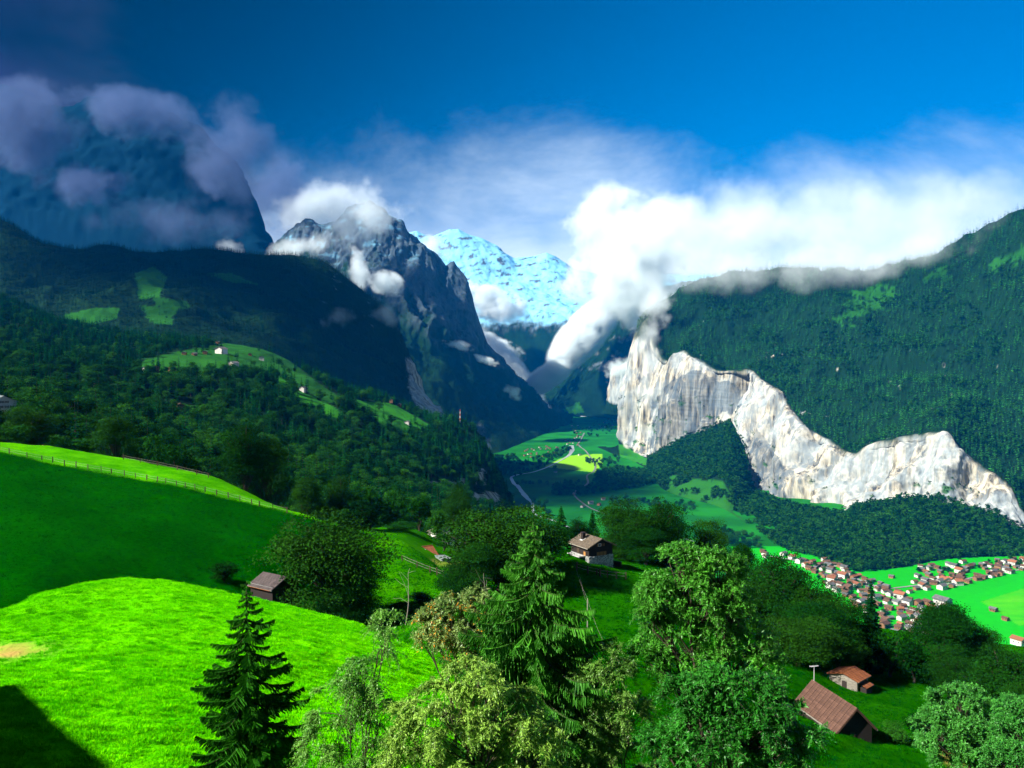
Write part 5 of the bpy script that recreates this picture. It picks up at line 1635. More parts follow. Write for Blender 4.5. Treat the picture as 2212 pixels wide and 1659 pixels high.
link('wooden_rack', mb.mesh('wooden_rack', [M['pale_wood']]), tb, (-w / 2 - .9, -wl / 2 - .4, .4))

# little hut with the rusty roof ------------------------------------------------------------------
r1, r2 = Wp(1820, 1453, 140), Wp(1847, 1439.5, 142.9); r2[2] = r1[2]
base = gz(*((r1 + r2) / 2)[:2]) - .3
ht, H, w, wl = house('hut', r1, r2, 2.75, .82, base, 'little grey wooden hut with rusty sheet roof behind the tiled barn', 'hut', M['grey_wood'], M['rust_sheet'], .5, (2, 6, 'roof_sheet'), 0, .35)
mb = MB()
for k in range(int((H - 1.0) / .2)):
    zz = .1 + k * .2
    box(mb, (0, -wl / 2 - .03, zz), (w + .3, .14, .165)); box(mb, (-w / 2 - .03, 0, zz), (.14, wl + .3, .165)); box(mb, (w / 2 + .03, 0, zz), (.14, wl + .3, .165))
o = link('logs', mb.mesh('logs', [M['grey_wood']]), ht); o['kind'] = 'stuff'
link('door', box_mesh('door', (.8, .1, 1.7), M['black_wood']), ht, (.2, -wl / 2 - .12, .95))
mb = MB(); box(mb, (0, 0, 0), (1.5, 2.4, .1)); link('lean_to_roof', mb.mesh('lean_to', [M['rust_sheet']]), ht, (w / 2 + .85, -.2, H - 1.55), (0, .3, 0))
link('lean_to_wall', box_mesh('lean_to_wall', (1.2, 2.1, 2.6), M['black_wood']), ht, (w / 2 + .75, -.2, .0))
mb = MB()
for k in range(3): box(mb, (-.8 - .5 * k, -.4 + .5 * k, H - .30 - .15 * k), (.35, .28, .14))
link('roof_stones', mb.mesh('roof_stones', [M['stone']]), ht)

# lower houses ---------------------------------------------------------------------------------------
r1, r2 = Wp(901.6, 1182.4, 270), Wp(934.4, 1178.4, 272.7); r2[2] = r1[2]
rh, H, w, wl = house('house', r1, r2, 4.5, 2.0, r1[2] - 5.2, 'house with rust red sheet roof half hidden behind the lower meadow', 'house', M['chalet_wood'], M['rust_sheet'], .5, (1, 8, 'roof_sheet'), 0, .4)
link('dormer', box_mesh('dormer', (1.3, 1.1, 1.3), M['plaster']), rh, (2.2, -1.6, H - .9))
link('awning', box_mesh('awning', (1.6, 4.0, .12), M['orange_tile']), rh, (4.9, .4, H - 2.4), (0, .35, 0))
mb = MB(); box(mb, (0, 0, 0), (3.2, 5.4, 2.6)); box(mb, (0, 0, 1.35), (3.5, 5.8, .12))
q = Wp(958, 1204, 262); sh = empty('shed', (q[0], q[1], q[2] - 1.3), .5); tag(sh, 'blue grey shed beside the rust roofed house', 'shed')
link('wall', box_mesh('shed_wall', (3.2, 5.4, 2.6), M['slate']), sh); link('roof', box_mesh('shed_roof', (3.5, 5.8, .14), M['slate']), sh, (0, 0, 1.4), (0, .08, 0)); link('drain_pipe', box_mesh('pipe', (.12, .12, 2.6), M['black_wood']), sh, (-.6, -2.78, 0))
r1, r2 = Wp(948, 1143, 325), Wp(978.3, 1135.5, 332); r2[2] = r1[2]
shs, H, w, wl = house('house', r1, r2, 5.0, 1.45, r1[2] - 5.0, 'low house with wide slate roof beyond the rust roofed house', 'house', M['plaster'], M['slate'], .6, (8, 12, 'stuff_tile'), 0, .4)
for k in range(4): window(shs, (w / 2 + .06, -3 + 1.9 * k, H - 2.6), (.8, 1.0), (1, 0), M['white_trim'], M['glass_pane'])
link('chimney', box_mesh('chimney', (.5, .5, .9), M['plaster']), shs, (.8, -.5, H + .2))
r1, r2 = Wp(931, 1143.5, 330), Wp(938, 1141.5, 333); r2[2] = r1[2]
sm, H, w, wl = house('hut', r1, r2, 2.0, .9, r1[2] - 3.5, 'small wooden hut at the left of the slate roofed house', 'hut', M['grey_wood'], M['pale_wood'], .35)
link('door', box_mesh('door', (.9, .06, 1.8), M['old_wood']), sm, (0, -wl / 2 - .04, 1.6))

# hotel at the left edge ------------------------------------------------------------------------------
r1, r2 = Wp(9, 855, 440), Wp(-6, 854, 456); r2[2] = r1[2]
hb = r1[2] - 13.2
hotel, H, w, wl = house('hotel', r1, r2, 6.6, 3.0, hb, 'tall pale hotel with shuttered windows at the left picture edge', 'hotel', M['plaster'], M['slate'], .9, None, 0, 1.0)
for fl in range(3):
    for k in range(4 if fl else 2):
        x = (-3.6 + 2.4 * k) if fl else (-1.0 + 2.2 * k)
        window(hotel, (x, -wl / 2 - .06, H - 3.2 - 2.55 * fl), (.95, 1.3), (0, -1), M['white_trim'], M['glass_pane'], 2, M['old_wood'], .12)
mb = MB(); box(mb, (0, 0, 0), (w + .6, 1.6, .2)); box(mb, (0, -.75, .5), (w + .6, .08, .9)); link('balcony', mb.mesh('balcony', [M['white_trim']]), hotel, (0, -wl / 2 - .8, H - 10.0))
for k in range(3): window(hotel, (-3.4 + 3.2 * k, -wl / 2 - .06, H - 11.6), (1.6, 1.6), (0, -1), M['white_trim'], M['glass_pane'], 2, None, .12)
mb = MB(); roof_slab(mb, 2.6, 5, .7, 0); link('annex_roof', mb.mesh('annex_roof', [M['slate']]), hotel, (w / 2 + 2.2, 2, H - 6.4))
mb = MB(); prism(mb, 4.2, 4.4, -.9, -.2, -7); link('annex_wall', mb.mesh('annex_wall', [M['chalet_wood']]), hotel, (w / 2 + 2.2, 2, H - 6.4))

# long house whose shadow falls on the knoll, outside the picture on the left
S_ = np.array(SUN_DIR)
pt = np.array(seen('meadow', 44, 1482)); pt = pt + S_ * ((6.5 - pt[2]) / S_[2])
pe = np.array(seen('meadow', 238, 1652)); pe = pe + S_ * ((6.5 - pe[2]) / S_[2])
ddv = (pe - pt); ddv[2] = 0; L0 = np.linalg.norm(ddv); ddv /= L0
r1 = pt.copy(); r2 = pt + ddv * (L0 + 14); r2[2] = r1[2]
lh, H, w, wl = house('house', r1, r2, 4.2, 4.6, min(gz(r1[0], r1[1]), gz(r2[0], r2[1])) - .5, 'long chalet hotel standing above the sunlit knoll, out of the picture', 'house', M['chalet_wood'], M['brown_tile'], .8)
for k in range(6): window(lh, (w / 2 + .06, -wl / 2 + 3 + k * 4, H - 5), (1.2, 1.3), (1, 0), M['white_trim'], M['glass_pane'], 2)

# orange cover ---------------------------------------------------------------------------------------
q = Wp(93, 948, 292); rs = np.random.default_rng(3)
th = np.linspace(0, 2 * np.pi, 22, endpoint=False); rings = []
for k, (rr_, z) in enumerate([(1.75, -.6), (1.7, .3), (1.6, 1.6), (1.3, 2.5), (.8, 2.9), (.15, 3.1)]):
    rad = rr_ * (1 + .10 * np.sin(th * 5 + k) + rs.normal(0, .04, 22)); rings.append(np.stack([np.cos(th) * rad * 1.1, np.sin(th) * rad, np.full(22, z) + rs.normal(0, .06, 22)], -1))
v = np.concatenate(rings); i = np.arange(22); fq = np.concatenate([np.stack([k * 22 + i, k * 22 + (i + 1) % 22, (k + 1) * 22 + (i + 1) % 22, (k + 1) * 22 + i], -1) for k in range(5)])
mb = MB(); mb.add(v, fq); o = link('tarpaulin', mb.mesh('tarpaulin', [M['orange_cloth']], True), None, (q[0], q[1], gz(q[0], q[1]) if gz(q[0], q[1]) > -60 else q[2])); tag(o, 'salmon orange tarpaulin cover among the shrubs at the left', 'tarpaulin')

# fences -------------------------------------------------------------------------------------------------
def fence(posts, label, h=1.5, d=None, rails=(1.3, .7), thick=.12):
    pts_ = []
    for p in posts:
        if d is None: q = seen('meadow', *p)
        else: q = W(p[0], p[1], d); q[2] = gz(q[0], q[1])
        pts_.append(np.array(q))
    root = empty('fence', tuple(pts_[0])); tag(root, label, 'fence')
    pm = box_mesh('fence_post', (thick * 1.6, thick * 1.6, h + .4), M['old_wood'], (0, 0, h / 2 - .2))
    for q in pts_:
        o = link('post', pm, root, tuple(q - pts_[0]), (random.gauss(0, .04), random.gauss(0, .04), random.uniform(0, 1.5)))
        o.scale = (random.uniform(.8, 1.5), random.uniform(.8, 1.5), random.uniform(.85, 1.12))
    for k, z in enumerate(rails):
        mb = MB()
        for a, b in zip(pts_[:-1], pts_[1:]):
            v, f = tube([a - pts_[0] + (0, 0, z), (a + b) / 2 - pts_[0] + (0, 0, z - .06), b - pts_[0] + (0, 0, z)], .03, 4); mb.add(v, f)
        link('wire', mb.mesh('wire', [M['grey_wood']]), root)


fence([(-20, 971), (20, 980), (58.6, 988), (90.6, 994), (114, 999), (139, 1005), (164, 1009), (190, 1014), (218.6, 1019), (240.6, 1023), (268.6, 1028), (293, 1032), (317, 1036.5), (340, 1041), (358, 1044.5), (381, 1049), (400, 1053), (421, 1057.5), (443, 1063), (468, 1069), (493, 1075.5), (518, 1082), (544, 1090), (560, 1094), (590, 1101), (620, 1108)],
      'long post and wire fence below the bright grass strip')
fence([(266.7, 993), (303, 1000), (340, 1007), (383, 1016), (425, 1026), (450, 1032)], 'faint fence along the far edge of the bright strip')
fence([(869, 1212), (900.7, 1226), (929, 1237), (944, 1242), (959, 1248)], 'short fence on the lower meadow beside the big spruce')
fence([(735, 1339), (757, 1345), (785, 1352), (803, 1358), (825, 1366)], 'wire fence in the hollow behind the sunlit knoll', d=104)
fence([(1246, 1232), (1270, 1239), (1289, 1242), (1296, 1245), (1312, 1248), (1332, 1250), (1352, 1252)], 'thin fence below the brown chalet')

# pole with wires ------------------------------------------------------------------------------------------
q = Wp(1269, 1365, 128); g = gz(q[0], q[1]); tp = Wp(1269, 1292, 128)
pr = empty('utility_pole', (q[0], q[1], g)); tag(pr, 'thin wooden utility pole with wires below the brown chalet', 'utility pole')
mb = MB(); v, f = tube([(0, 0, -.5), (0, 0, tp[2] - g)], [.09, .07], 7); mb.add(v, f); link('pole', mb.mesh('pole', [M['grey_wood']]), pr)
o0 = np.array((q[0], q[1], g))
for a, b in ((tp, Wp(1240, 1212, 180)), (tp, Wp(1312, 1400, 100)), (tp - np.array((0, 0, .8)), Wp(1252, 1240, 165))):
    t = np.linspace(0, 1, 9)[:, None]; c = a * (1 - t) + b * t - o0; c[:, 2] -= (4 * t * (1 - t))[:, 0] * .7
    mb = MB(); v, f = tube(c, .011, 4); mb.add(v, f); link('wire', mb.mesh('wire', [M['dead_wood']]), pr)

# radio mast on the shoulder of the hillside
q = W(994, 904, 1640); g = ground_z('hillside', q[0], q[1], q[2]); mh = W(994, 884, 1640)[2] - g
ms = empty('radio_mast', (q[0], q[1], g)); tag(ms, 'slim red and white radio mast on the wooded shoulder', 'mast')
mb = MB()
for k in range(6): v, f = tube([(0, 0, mh * k / 6 - (1 if k == 0 else 0)), (0, 0, mh * (k + 1) / 6)], [1.0 - k * .1, .9 - k * .1], 6); mb.add(v, f, mi=k % 2)
link('mast_pole', mb.mesh('mast', [M['white_trim'], M['red_paint']]), ms)

# small chalets of the village and the hamlets ----------------------------------------------------------------
VH = []
rv = np.random.default_rng(77)
for (w_, l_, h_, dr_, wm, rm, txt) in ((9, 11, 5.5, 2.2, 'plaster', 'village_brown', 'brown'), (10, 13, 6.5, 2.4, 'plaster', 'village_grey', 'dark grey'), (8, 10, 5, 2.0, 'chalet_wood', 'orange_tile', 'orange'),
                                       (9, 12, 6, 2.2, 'chalet_wood', 'village_brown', 'brown'), (8, 9, 5, 1.8, 'chalet_wood', 'village_grey', 'dark grey'), (11, 14, 7.5, 2.8, 'plaster', 'orange_tile', 'orange')):
    a, b, c = MB(), MB(), MB()
    prism(a, w_, l_, h_, h_ + dr_ * .86, -3); roof_slab(b, w_ / 2 + 1.1, l_ + 2.2, dr_ + .45, h_ + dr_ + .25, .3)
    box(c, (0, -l_ / 2 - .5, h_ * .62), (w_ * .9, 1.0, .9))
    win = [(x, -l_ / 2 - .06, z) for z in (h_ * .3, h_ * .85) for x in (-w_ * .28, 0, w_ * .28)] + [(-w_ / 2 - .06, y, h_ * .55) for y in (-l_ * .25, l_ * .2)]
    wf = box_mesh('window', (1.3, .14, 1.4), M['glass_pane']); ws = box_mesh('window', (.14, 1.3, 1.4), M['glass_pane'])
    VH.append((a.mesh('chalet_wall', [M[wm]]), b.mesh('chalet_roof', [M[rm]]), c.mesh('balcony', [M['chalet_wood']]), win, wf, ws, txt, wm))


def small_chalet(loc, rz, k, sc, label, group=None, windows=True):
    a, b, c, win, wf, ws, txt, wm = VH[k]
    root = empty('chalet', loc, rz); root.scale = (sc, sc, sc); tag(root, label, 'chalet', group)
    link('wall', a, root); link('roof', b, root)
    if windows:
        link('balcony', c, root)
        for (x, y, z) in win: link('window', wf if abs(x) < 4 and y < -4 else ws, root, (x, y, z))
    return root


PLACED = []


def free(q, dist):
    for p in PLACED:
        if (p[0] - q[0]) ** 2 + (p[1] - q[1]) ** 2 < dist * dist: return False
    return True


def poly_fill(poly, n, dist, tries=4000):
    poly = np.array(poly); out_ = []
    # uniform over the ground: sample in world coordinates of the polygon's bounding box
    wq = on_floor(poly[:, 0], poly[:, 1]); lo, hi = wq.min(0), wq.max(0)
    for _ in range(tries):
        q = np.array([rv.uniform(lo[0], hi[0]), rv.uniform(lo[1], hi[1]), FLOOR])
        px, py, _d = proj(q)
        if in_poly(np.array([px]), np.array([py]), poly)[0] and free(q, dist):
            PLACED.append(q); out_.append(q)
            if len(out_) >= n: break
    return out_


def floor_z(q): return FLOOR + 1.5 * float(fbm(q[0] / 260, q[1] / 260, 0, 3))


SPECIAL = [(1926, 1249, 4, 1.1, 'lone hay barn in the open green field above the village'), (1987, 1213, 2, 1.1, 'lone chalet at the wood edge above the village fields'), (2172, 1340, 3, .9, 'small barn on the yellow-green field at the right'),
           (2200, 1392, 5, 1.4, 'big orange roofed house at the right edge below the field'), (2036, 1308, 1, 2.1, 'large dark roofed building with pale gable beside the big field'), (2146, 1320, 4, 1.3, 'pale low building at the lower edge of the village'),
           (1944, 1292, 5, 1.4, 'bright orange roofed house in the middle of the village'), (1850, 1268, 5, 1.2, 'white house with reddish roof at the upper village street')]
for (x, y, k, sc, lab) in SPECIAL:
    q = on_floor(x, y); PLACED.append(q); small_chalet((q[0], q[1], floor_z(q)), rv.uniform(.3, .8), k, sc, lab)
VA = [(1725, 1215), (1790, 1212), (1850, 1243), (1905, 1262), (1990, 1305), (2045, 1305), (2030, 1345), (2040, 1400), (1960, 1400), (1890, 1345), (1840, 1300), (1780, 1262)]
VB = [(1985, 1225), (2060, 1208), (2100, 1222), (2150, 1212), (2240, 1203), (2240, 1226), (2120, 1252), (2040, 1278), (2000, 1277), (1955, 1288), (1975, 1255)]
VC = [(1645, 1192), (1720, 1200), (1725, 1214), (1650, 1206)]
for poly, n, dist, place in ((VA, 125, 17, 'in the village below the dark grove'), (VB, 75, 17, 'in the upper part of the village by the fields'), (VC, 6, 22, 'at the far end of the village')):
    for q in poly_fill(poly, n, dist):
        k = int(rv.choice(6, p=[.24, .20, .06, .24, .18, .08]))
        small_chalet((q[0], q[1], floor_z(q)), float(rv.choice([.45, .45 + math.pi / 2, .45 + math.pi]) + rv.normal(0, .18)), k, rv.uniform(.95, 1.4),
                     '%s chalet with %s roof %s' % ('white' if VH[k][7] == 'plaster' else 'wooden', VH[k][6], place), '%s chalets with %s roofs %s' % ('white' if VH[k][7] == 'plaster' else 'wooden', VH[k][6], place))
for poly, n, place in (([(1131, 972), (1180, 964), (1206, 966), (1205, 982), (1150, 990), (1131, 986)], 26, 'in the hamlet beyond the sunny field'), ([(1215, 950), (1240, 940), (1256, 944), (1250, 962), (1225, 962)], 12, 'in the hamlet near the river bend'),
                       ([(1285, 905), (1322, 900), (1325, 925), (1295, 930)], 9, 'at the far end of the valley'), ([(1230, 920), (1280, 912), (1285, 930), (1240, 938)], 9, 'on the far fields of the valley')):
    for q in poly_fill(poly, n, 22):
        small_chalet((q[0], q[1], floor_z(q)), rv.uniform(0, 3), int(rv.choice([3, 4, 4, 0])), rv.uniform(.8, 1.15), 'tiny chalet %s' % place, 'chalets %s' % place, False)
for (x, y, lab) in ((1196, 1049, 'white roofed barn on the shaded field above the tree row'), (1200, 1021, 'small barn by the lone tree at the edge of the sunny field'), (1241, 1068, 'hut beside the dark wood in the valley'), (1276, 1089, 'farmhouse at the bend of the valley road'),
                    (1294, 1092, 'long farm building right of the valley road'), (1303, 1080, 'dark barn on the valley field near the slope'), (1258, 1096, 'small white hut on the valley road'), (1290, 995, 'chalet on the sunny yellow field'), (1297, 1005, 'second chalet on the sunny yellow field'), (1252, 984, 'barn at the upper edge of the sunny field')):
    q = on_floor(x, y); small_chalet((q[0], q[1], floor_z(q)), rv.uniform(0, 3), int(rv.choice([0, 1, 3])), rv.uniform(.9, 1.25), lab, None, False)
hl = ['left chalet of the dark row on the hillside clearing', 'middle chalet of the dark row on the hillside clearing', 'right chalet of the dark row on the hillside clearing', 'pale building right of the row of chalets on the clearing', 'white roofed chalet below the large clearing', 'chalet at the left foot of the large clearing',
      'chalet half hidden by trees under the large clearing', 'white house on the terraced lower slope', 'second white house on the terraced lower slope', 'grey chalet below the terraces', 'little white hut on the upper right of the clearing', 'small barn on the upper narrow clearing', 'second small barn on the upper narrow clearing',
      'tiny hut at the forest edge above the clearing', 'hut on the steep narrow meadow', 'barn at the top of the right-hand meadow', 'hut on the lowest right-hand meadow', 'barn by the cliff edge on the right-hand meadow', 'blue grey hut above the small round clearing', 'house among trees left of the clearing', 'white house hidden in trees at the left', 'dark roofed house high at the left edge',
      'hut at the end of the narrow meadow', 'dark hut roof in the wood left of the clearing', 'pale roof in the trees at the left']
for (x, y, d), lab in zip(HILL_HOUSES, hl):
    q = W(x, y, d); s_ = seen('hillside', x, y)
    if s_ is not None: q = s_
    small_chalet((q[0], q[1], q[2] - .2), rv.uniform(-.6, .6), int(rv.choice([4, 3, 4, 1])), rv.uniform(.65, .95) * (1.5 if 'pale building' in lab else 1), lab, None, d < 1400)

# valley and village trees ------------------------------------------------------------------------------------
def valley_tree(q, sc, c, label, group):
    src = HC if c else HB
    o = link('spruce_tree' if c else 'broadleaf_tree', src[int(rv.integers(0, 4))][0], None, (q[0], q[1], floor_z(q)), (0, 0, rv.uniform(0, 6)), (sc * rv.uniform(.9, 1.15), sc, sc * rv.uniform(.85, 1.1)))
    tag(o, label, 'tree', group)


for poly, n, lab in ((VA, 45, 'leafy tree between the village chalets'), (VB, 32, 'leafy tree in the upper village gardens')):
    for q in poly_fill(poly, n, 8): valley_tree(q, rv.uniform(.5, .95), False, lab, lab.replace('tree', 'trees'))
for line, n, lab in ((((1117, 1047), (1262, 1046)), 17, 'tree in the row across the shaded valley fields'), (((1108, 1030), (1180, 1006)), 18, 'tree along the river below the hamlet'), (((1150, 1085), (1180, 1112)), 8, 'tree on the river bank nearest the spruces'), (((1200, 992), (1232, 970)), 9, 'tree by the river at the sunny field'), (((1125, 1000), (1200, 988)), 12, 'tree between the hamlet and the sunny field')):
    for t in np.linspace(0, 1, n):
        x = line[0][0] * (1 - t) + line[1][0] * t + rv.normal(0, 3); y = line[0][1] * (1 - t) + line[1][1] * t + rv.normal(0, 1.2)
        valley_tree(on_floor(x, y), rv.uniform(.8, 1.5), rv.random() < .2, lab, 'trees: ' + lab)
for (x, y, lab) in ((1199, 1014, 'lone dark tree at the near edge of the sunny field'), (1180, 1092, 'lone pointed tree on the valley field'), (1185, 1114, 'round tree by the lower river'), (1282, 998, 'dark clump tree on the sunny field'), (1275, 997, 'second dark clump tree on the sunny field'), (1268, 996, 'left clump tree on the sunny field')):
    valley_tree(on_floor(x, y), 1.5, False, lab, None)
wq = []
for poly, n in (([(1195, 1053), (1239, 1050), (1239, 1068), (1196, 1072)], 160), ([(1245, 1056), (1282, 1050), (1330, 1035), (1400, 1020), (1420, 1045), (1340, 1060), (1250, 1072)], 420), ([(1290, 1020), (1330, 1010), (1420, 1020), (1400, 1040), (1280, 1045)], 300), ([(1540, 1140), (1640, 1165), (1640, 1190), (1560, 1180)], 60), ([(1110, 1008), (1175, 985), (1225, 965), (1235, 972), (1190, 1000), (1120, 1022)], 90), ([(1260, 1000), (1330, 985), (1345, 1000), (1300, 1015)], 40), ([(1230, 925), (1330, 905), (1335, 930), (1290, 945), (1240, 940)], 70), ([(1310, 1075), (1500, 1090), (1500, 1110), (1330, 1100)], 60), ([(1060, 985), (1110, 985), (1130, 1010), (1105, 1028), (1075, 1030)], 200)):
    pb = on_floor(np.array(poly)[:, 0], np.array(poly)[:, 1]); lo, hi = pb.min(0), pb.max(0)
    q = np.stack([rv.uniform(lo[0], hi[0], n * 4), rv.uniform(lo[1], hi[1], n * 4), np.full(n * 4, FLOOR)], -1); px, py, _d = proj(q)
    q = thin(q[in_poly(px, py, poly)][:n], 9, rv); wq.append(q)
wq = np.concatenate(wq)
scatter('wood', wq, vscale(len(wq), rv, .8, 1.4), HILL_B, 'dark woods standing on the valley floor', 'wood', seed=21)


# ------------------------------------------------------------------ mist and low cloud
def mist_mat(k, thr, scale, seed, col=(1, 1, 1)):
    m, T = mat('mist_air')
    L = T.links.new
    out = nd(T, 'ShaderNodeOutputMaterial'); pv = nd(T, 'ShaderNodeVolumePrincipled')
    pv.inputs['Color'].default_value = (*col, 1); pv.inputs['Anisotropy'].default_value = -0.1
    tc = nd(T, 'ShaderNodeTexCoord')
    ln = nd(T, 'ShaderNodeVectorMath', operation='LENGTH'); L(tc.outputs['Object'], ln.inputs[0])
    fall = nd(T, 'ShaderNodeMapRange'); L(ln.outputs['Value'], fall.inputs['Value'])
    fall.inputs['From Min'].default_value = 0.0; fall.inputs['From Max'].default_value = 0.97
    fall.inputs['To Min'].default_value = 1.0; fall.inputs['To Max'].default_value = 0.0
    geo = nd(T, 'ShaderNodeNewGeometry')
    mp = nd(T, 'ShaderNodeVectorMath', operation='SCALE'); L(geo.outputs['Position'], mp.inputs[0]); mp.inputs['Scale'].default_value = 1.0 / scale
    no = nd(T, 'ShaderNodeTexNoise'); no.inputs['Scale'].default_value = 1.0; no.inputs['Detail'].default_value = 6.0; no.inputs['Roughness'].default_value = .6
    L(mp.outputs[0], no.inputs['Vector'])
    a = math_n(T, 'MULTIPLY', fall.outputs[0], 1.15)
    b = math_n(T, 'MULTIPLY', math_n(T, 'SUBTRACT', no.outputs['Fac'], 0.5), 3.0)
    c = math_n(T, 'SUBTRACT', math_n(T, 'ADD', a, b), thr)
    # fade to nothing at the hull
    e = nd(T, 'ShaderNodeMapRange'); e.interpolation_type = 'SMOOTHSTEP'; L(ln.outputs['Value'], e.inputs['Value'])
    e.inputs['From Min'].default_value = .97; e.inputs['From Max'].default_value = .72; e.inputs['To Min'].default_value = 0; e.inputs['To Max'].default_value = 1
    d = math_n(T, 'MULTIPLY', math_n(T, 'MULTIPLY', math_n(T, 'MAXIMUM', c, 0.0), e.outputs[0]), k)
    L(d, pv.inputs['Density']); L(pv.outputs[0], out.inputs['Volume'])
    return m


def sphere_mesh(name):
    n, m_ = 20, 12
    v = [(0, 0, -1)] + [(math.cos(2 * math.pi * i / n) * math.sin(math.pi * j / m_), math.sin(2 * math.pi * i / n) * math.sin(math.pi * j / m_), -math.cos(math.pi * j / m_)) for j in range(1, m_) for i in range(n)] + [(0, 0, 1)]
    q = [(1 + (j - 1) * n + i, 1 + (j - 1) * n + (i + 1) % n, 1 + j * n + (i + 1) % n, 1 + j * n + i) for j in range(1, m_ - 1) for i in range(n)]
    t = [(0, 1 + (i + 1) % n, 1 + i) for i in range(n)] + [(len(v) - 1, 1 + (m_ - 2) * n + i, 1 + (m_ - 2) * n + (i + 1) % n) for i in range(n)]
    return v, q, t


_mm = {}


def mist(px, py, d, rx, ry, rd, k, label, thr=.42, scale=None, tilt=0.0, col=(1, 1, 1), name='mist'):
    c = W(px, py, d)
    key = (k, thr, scale)
    scale = scale or max(rx, ry) / F * d * .9
    v, q, t = sphere_mesh(name)
    me = new_mesh(name, v, quads=q, tris=t, mats=[mist_mat(k, thr, scale, 0, col)])
    o = link(name, me, None, tuple(c), (0, R(tilt), 0), (rx / F * d, rd, ry / F * d))
    tag(o, label, 'mist', None, 'stuff')
    return o


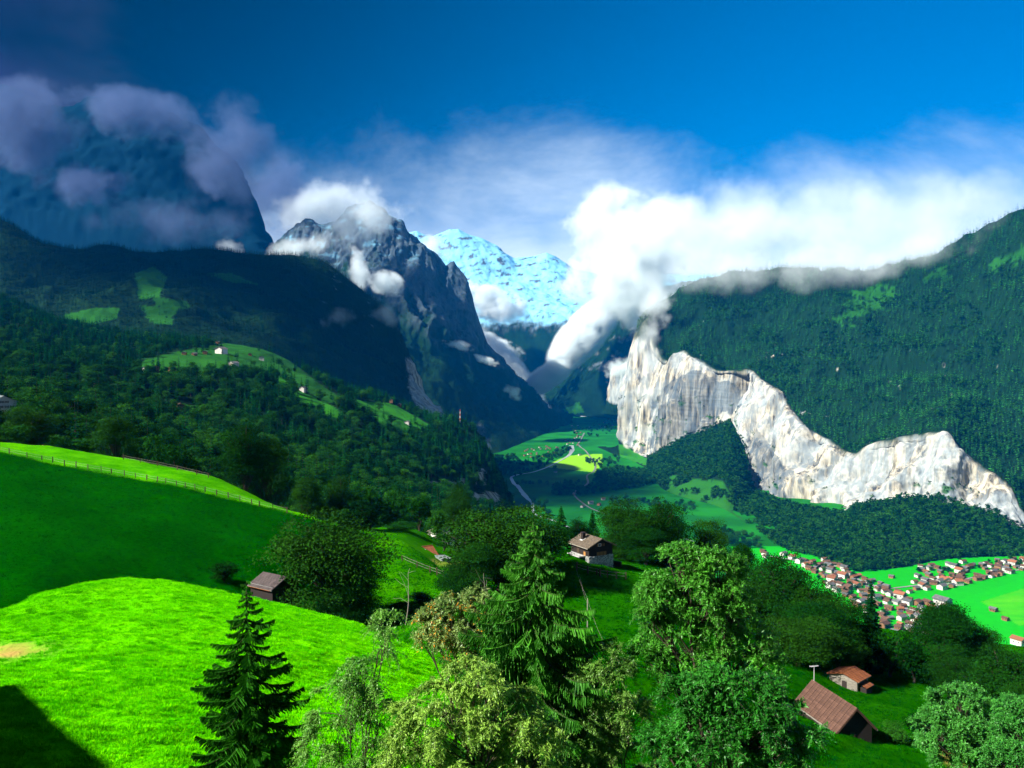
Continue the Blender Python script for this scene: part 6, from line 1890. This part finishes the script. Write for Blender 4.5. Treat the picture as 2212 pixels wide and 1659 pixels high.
CLOUDS = [
    # px, py, d, rx, ry, depth, density, label, thr, scale, tilt
    (1345, 560, 5900, 190, 200, 450, .024, 'bright cloud bank boiling up behind the great cliff', .36, 330, 0),
    (1440, 530, 5300, 200, 190, 450, .010, 'cloud bank over the forest edge of the great cliff', .42, 330, 0),
    (1600, 490, 4800, 230, 190, 400, .0034, 'cloud bank resting on the wooded mountain top', .42, 300, 0),
    (1790, 490, 4500, 240, 160, 380, .0030, 'cloud roll hiding the wooded ridge at the right', .42, 280, 0),
    (1970, 490, 4150, 220, 140, 340, .0028, 'cloud fringe along the right hand ridge', .44, 250, -12),
    (2100, 450, 4000, 160, 90, 300, .0022, 'thin cloud fringe at the right edge ridge', .45, 240, -28),
    (1570, 588, 4300, 190, 62, 170, .0050, 'low cloud edge hanging over the forest of the great cliff', .22, 160, 0),
    (1790, 578, 4050, 210, 66, 170, .0050, 'low cloud edge creeping down the wooded ridge', .22, 160, -4),
    (1990, 540, 3750, 170, 60, 170, .0042, 'low cloud edge farther right on the wooded ridge', .24, 150, -16),
    (1262, 720, 6900, 125, 52, 240, .10, 'dazzling white mist streak rising out of the valley', -.1, 130, -48),
    (1185, 812, 6900, 86, 32, 170, .10, 'lower end of the white mist streak in the valley head', -.1, 90, -35),
    (1112, 796, 7700, 130, 26, 170, .06, 'thin line of mist along the skyline of the rocky peak', 0.0, 90, 50),
    (1075, 750, 8000, 80, 30, 170, .04, 'mist patch in the snowy valley head', .3, 120, 25),
    (1045, 655, 8300, 130, 56, 220, .04, 'soft cloud lying on the foot of the snow mountain', .28, 220, 15),
    (930, 545, 9000, 60, 45, 200, .018, 'cloud wisp on the shoulder of the snow mountain', .3, 200, 30),
    (985, 745, 5000, 50, 16, 100, .04, 'wisp of mist on the rock face of the peak', .42, 80, 15),
    (1050, 778, 5000, 46, 12, 90, .06, 'second wisp of mist on the rock face of the peak', .35, 70, 18),
    (1108, 848, 5200, 32, 20, 90, .035, 'small mist patch low on the peak', .4, 70, 35),
    (775, 590, 4700, 36, 75, 150, .03, 'mist column in the gully between ridge and peak', .36, 110, -15),
    (832, 612, 4800, 52, 36, 150, .045, 'white mist puff in front of the rocky peak', .3, 110, 20),
    (730, 690, 2850, 60, 36, 90, .012, 'thin veil of mist on the dark ridge', .5, 80, 10),
    (835, 680, 2950, 46, 40, 90, .014, 'thin veil of mist at the ridge end', .48, 80, 30),
    (640, 535, 4600, 90, 40, 150, .014, 'mist bank just behind the dark ridge', .34, 120, -10),
    (500, 535, 4400, 50, 26, 120, .010, 'small mist puff over the dark ridge', .36, 90, 20),
    (700, 450, 7000, 190, 80, 300, .012, 'broad pale cloud around the top of the rocky peak', .30, 380, -12),
    (770, 475, 5500, 150, 95, 200, .010, 'cloud cap on the rocky peak', .26, 170, 0),
    (500, 330, 5200, 130, 150, 280, .008, 'dusky cloud veiling the flank of the veiled massif', .22, 260, 20),
    (380, 480, 5000, 240, 70, 240, .004, 'low dusky cloud across the foot of the veiled massif', .36, 260, 0),
    (600, 420, 7000, 120, 120, 300, .010, 'pale cloud beside the veiled massif', .34, 330, 0),
    (70, 300, 5000, 150, 170, 320, .016, 'large cloud drifting across the veiled massif', .36, 420, 0),
    (205, 400, 5000, 95, 75, 250, .016, 'small cloud patch in front of the veiled massif', .34, 230, 0),
    (455, 405, 5200, 34, 34, 200, .010, 'little round cloud at the edge of the veiled massif', .3, 150, 0),
    (290, 250, 5800, 290, 80, 240, .010, 'cloud strip along the top of the veiled massif', .22, 300, 12),
    (1402, 780, 4100, 36, 145, 110, .012, 'spray of mist hanging before the great cliff', .36, 110, 6),
    (1335, 800, 5300, 45, 45, 120, .030, 'mist around the small cliff spur', .36, 110, 0),
    (1415, 665, 4380, 50, 80, 130, .018, 'mist pouring over the end of the great cliff', .34, 110, 20),
]
for c in CLOUDS:
    mist(c[0], c[1], c[2], c[3], c[4], c[5], c[6], c[7], c[8], c[9], c[10], (.16, .22, .40) if 'veiled massif' in c[7] else (.90, .97, 1))  # dusky tint puts shade into the massif clouds

# unseen cloud added above the picture to shade the left ridge and valley fields
v, q, t = sphere_mesh('cloud')
me = new_mesh('cloud', v, quads=q, tris=t, mats=[mist_mat(.02, .25, 700, 0)])
tag(link('cloud', me, None, (-2700, 2060, 1720), (0, 0, 0), (950, 820, 190)), 'unseen cloud added above the picture to shade the left ridge', 'cloud', None, 'stuff')


# ------------------------------------------------------------------ air
def build_haze():
    x0, x1, y0, y1, z0, z1 = -9000, 9000, -400, 13500, FLOOR - 6, 2120
    vs_ = [(x, y, z) for z in (z0, z1) for y in (y0, y1) for x in (x0, x1)]
    me = new_mesh('haze', vs_, quads=[(0, 2, 3, 1), (4, 5, 7, 6), (0, 1, 5, 4), (2, 6, 7, 3), (0, 4, 6, 2), (1, 3, 7, 5)], smooth=False)
    m, T = mat('haze_air')
    out = nd(T, 'ShaderNodeOutputMaterial'); pv = nd(T, 'ShaderNodeVolumePrincipled')
    pv.inputs['Color'].default_value = HAZE_COL
    pv.inputs['Density'].default_value = HAZE_DENS
    pv.inputs['Anisotropy'].default_value = 0.0
    T.links.new(pv.outputs[0], out.inputs['Volume'])
    me.materials.append(m)
    tag(link('haze', me), 'thin blue haze filling the valley air', 'haze', None, 'stuff')


build_haze()
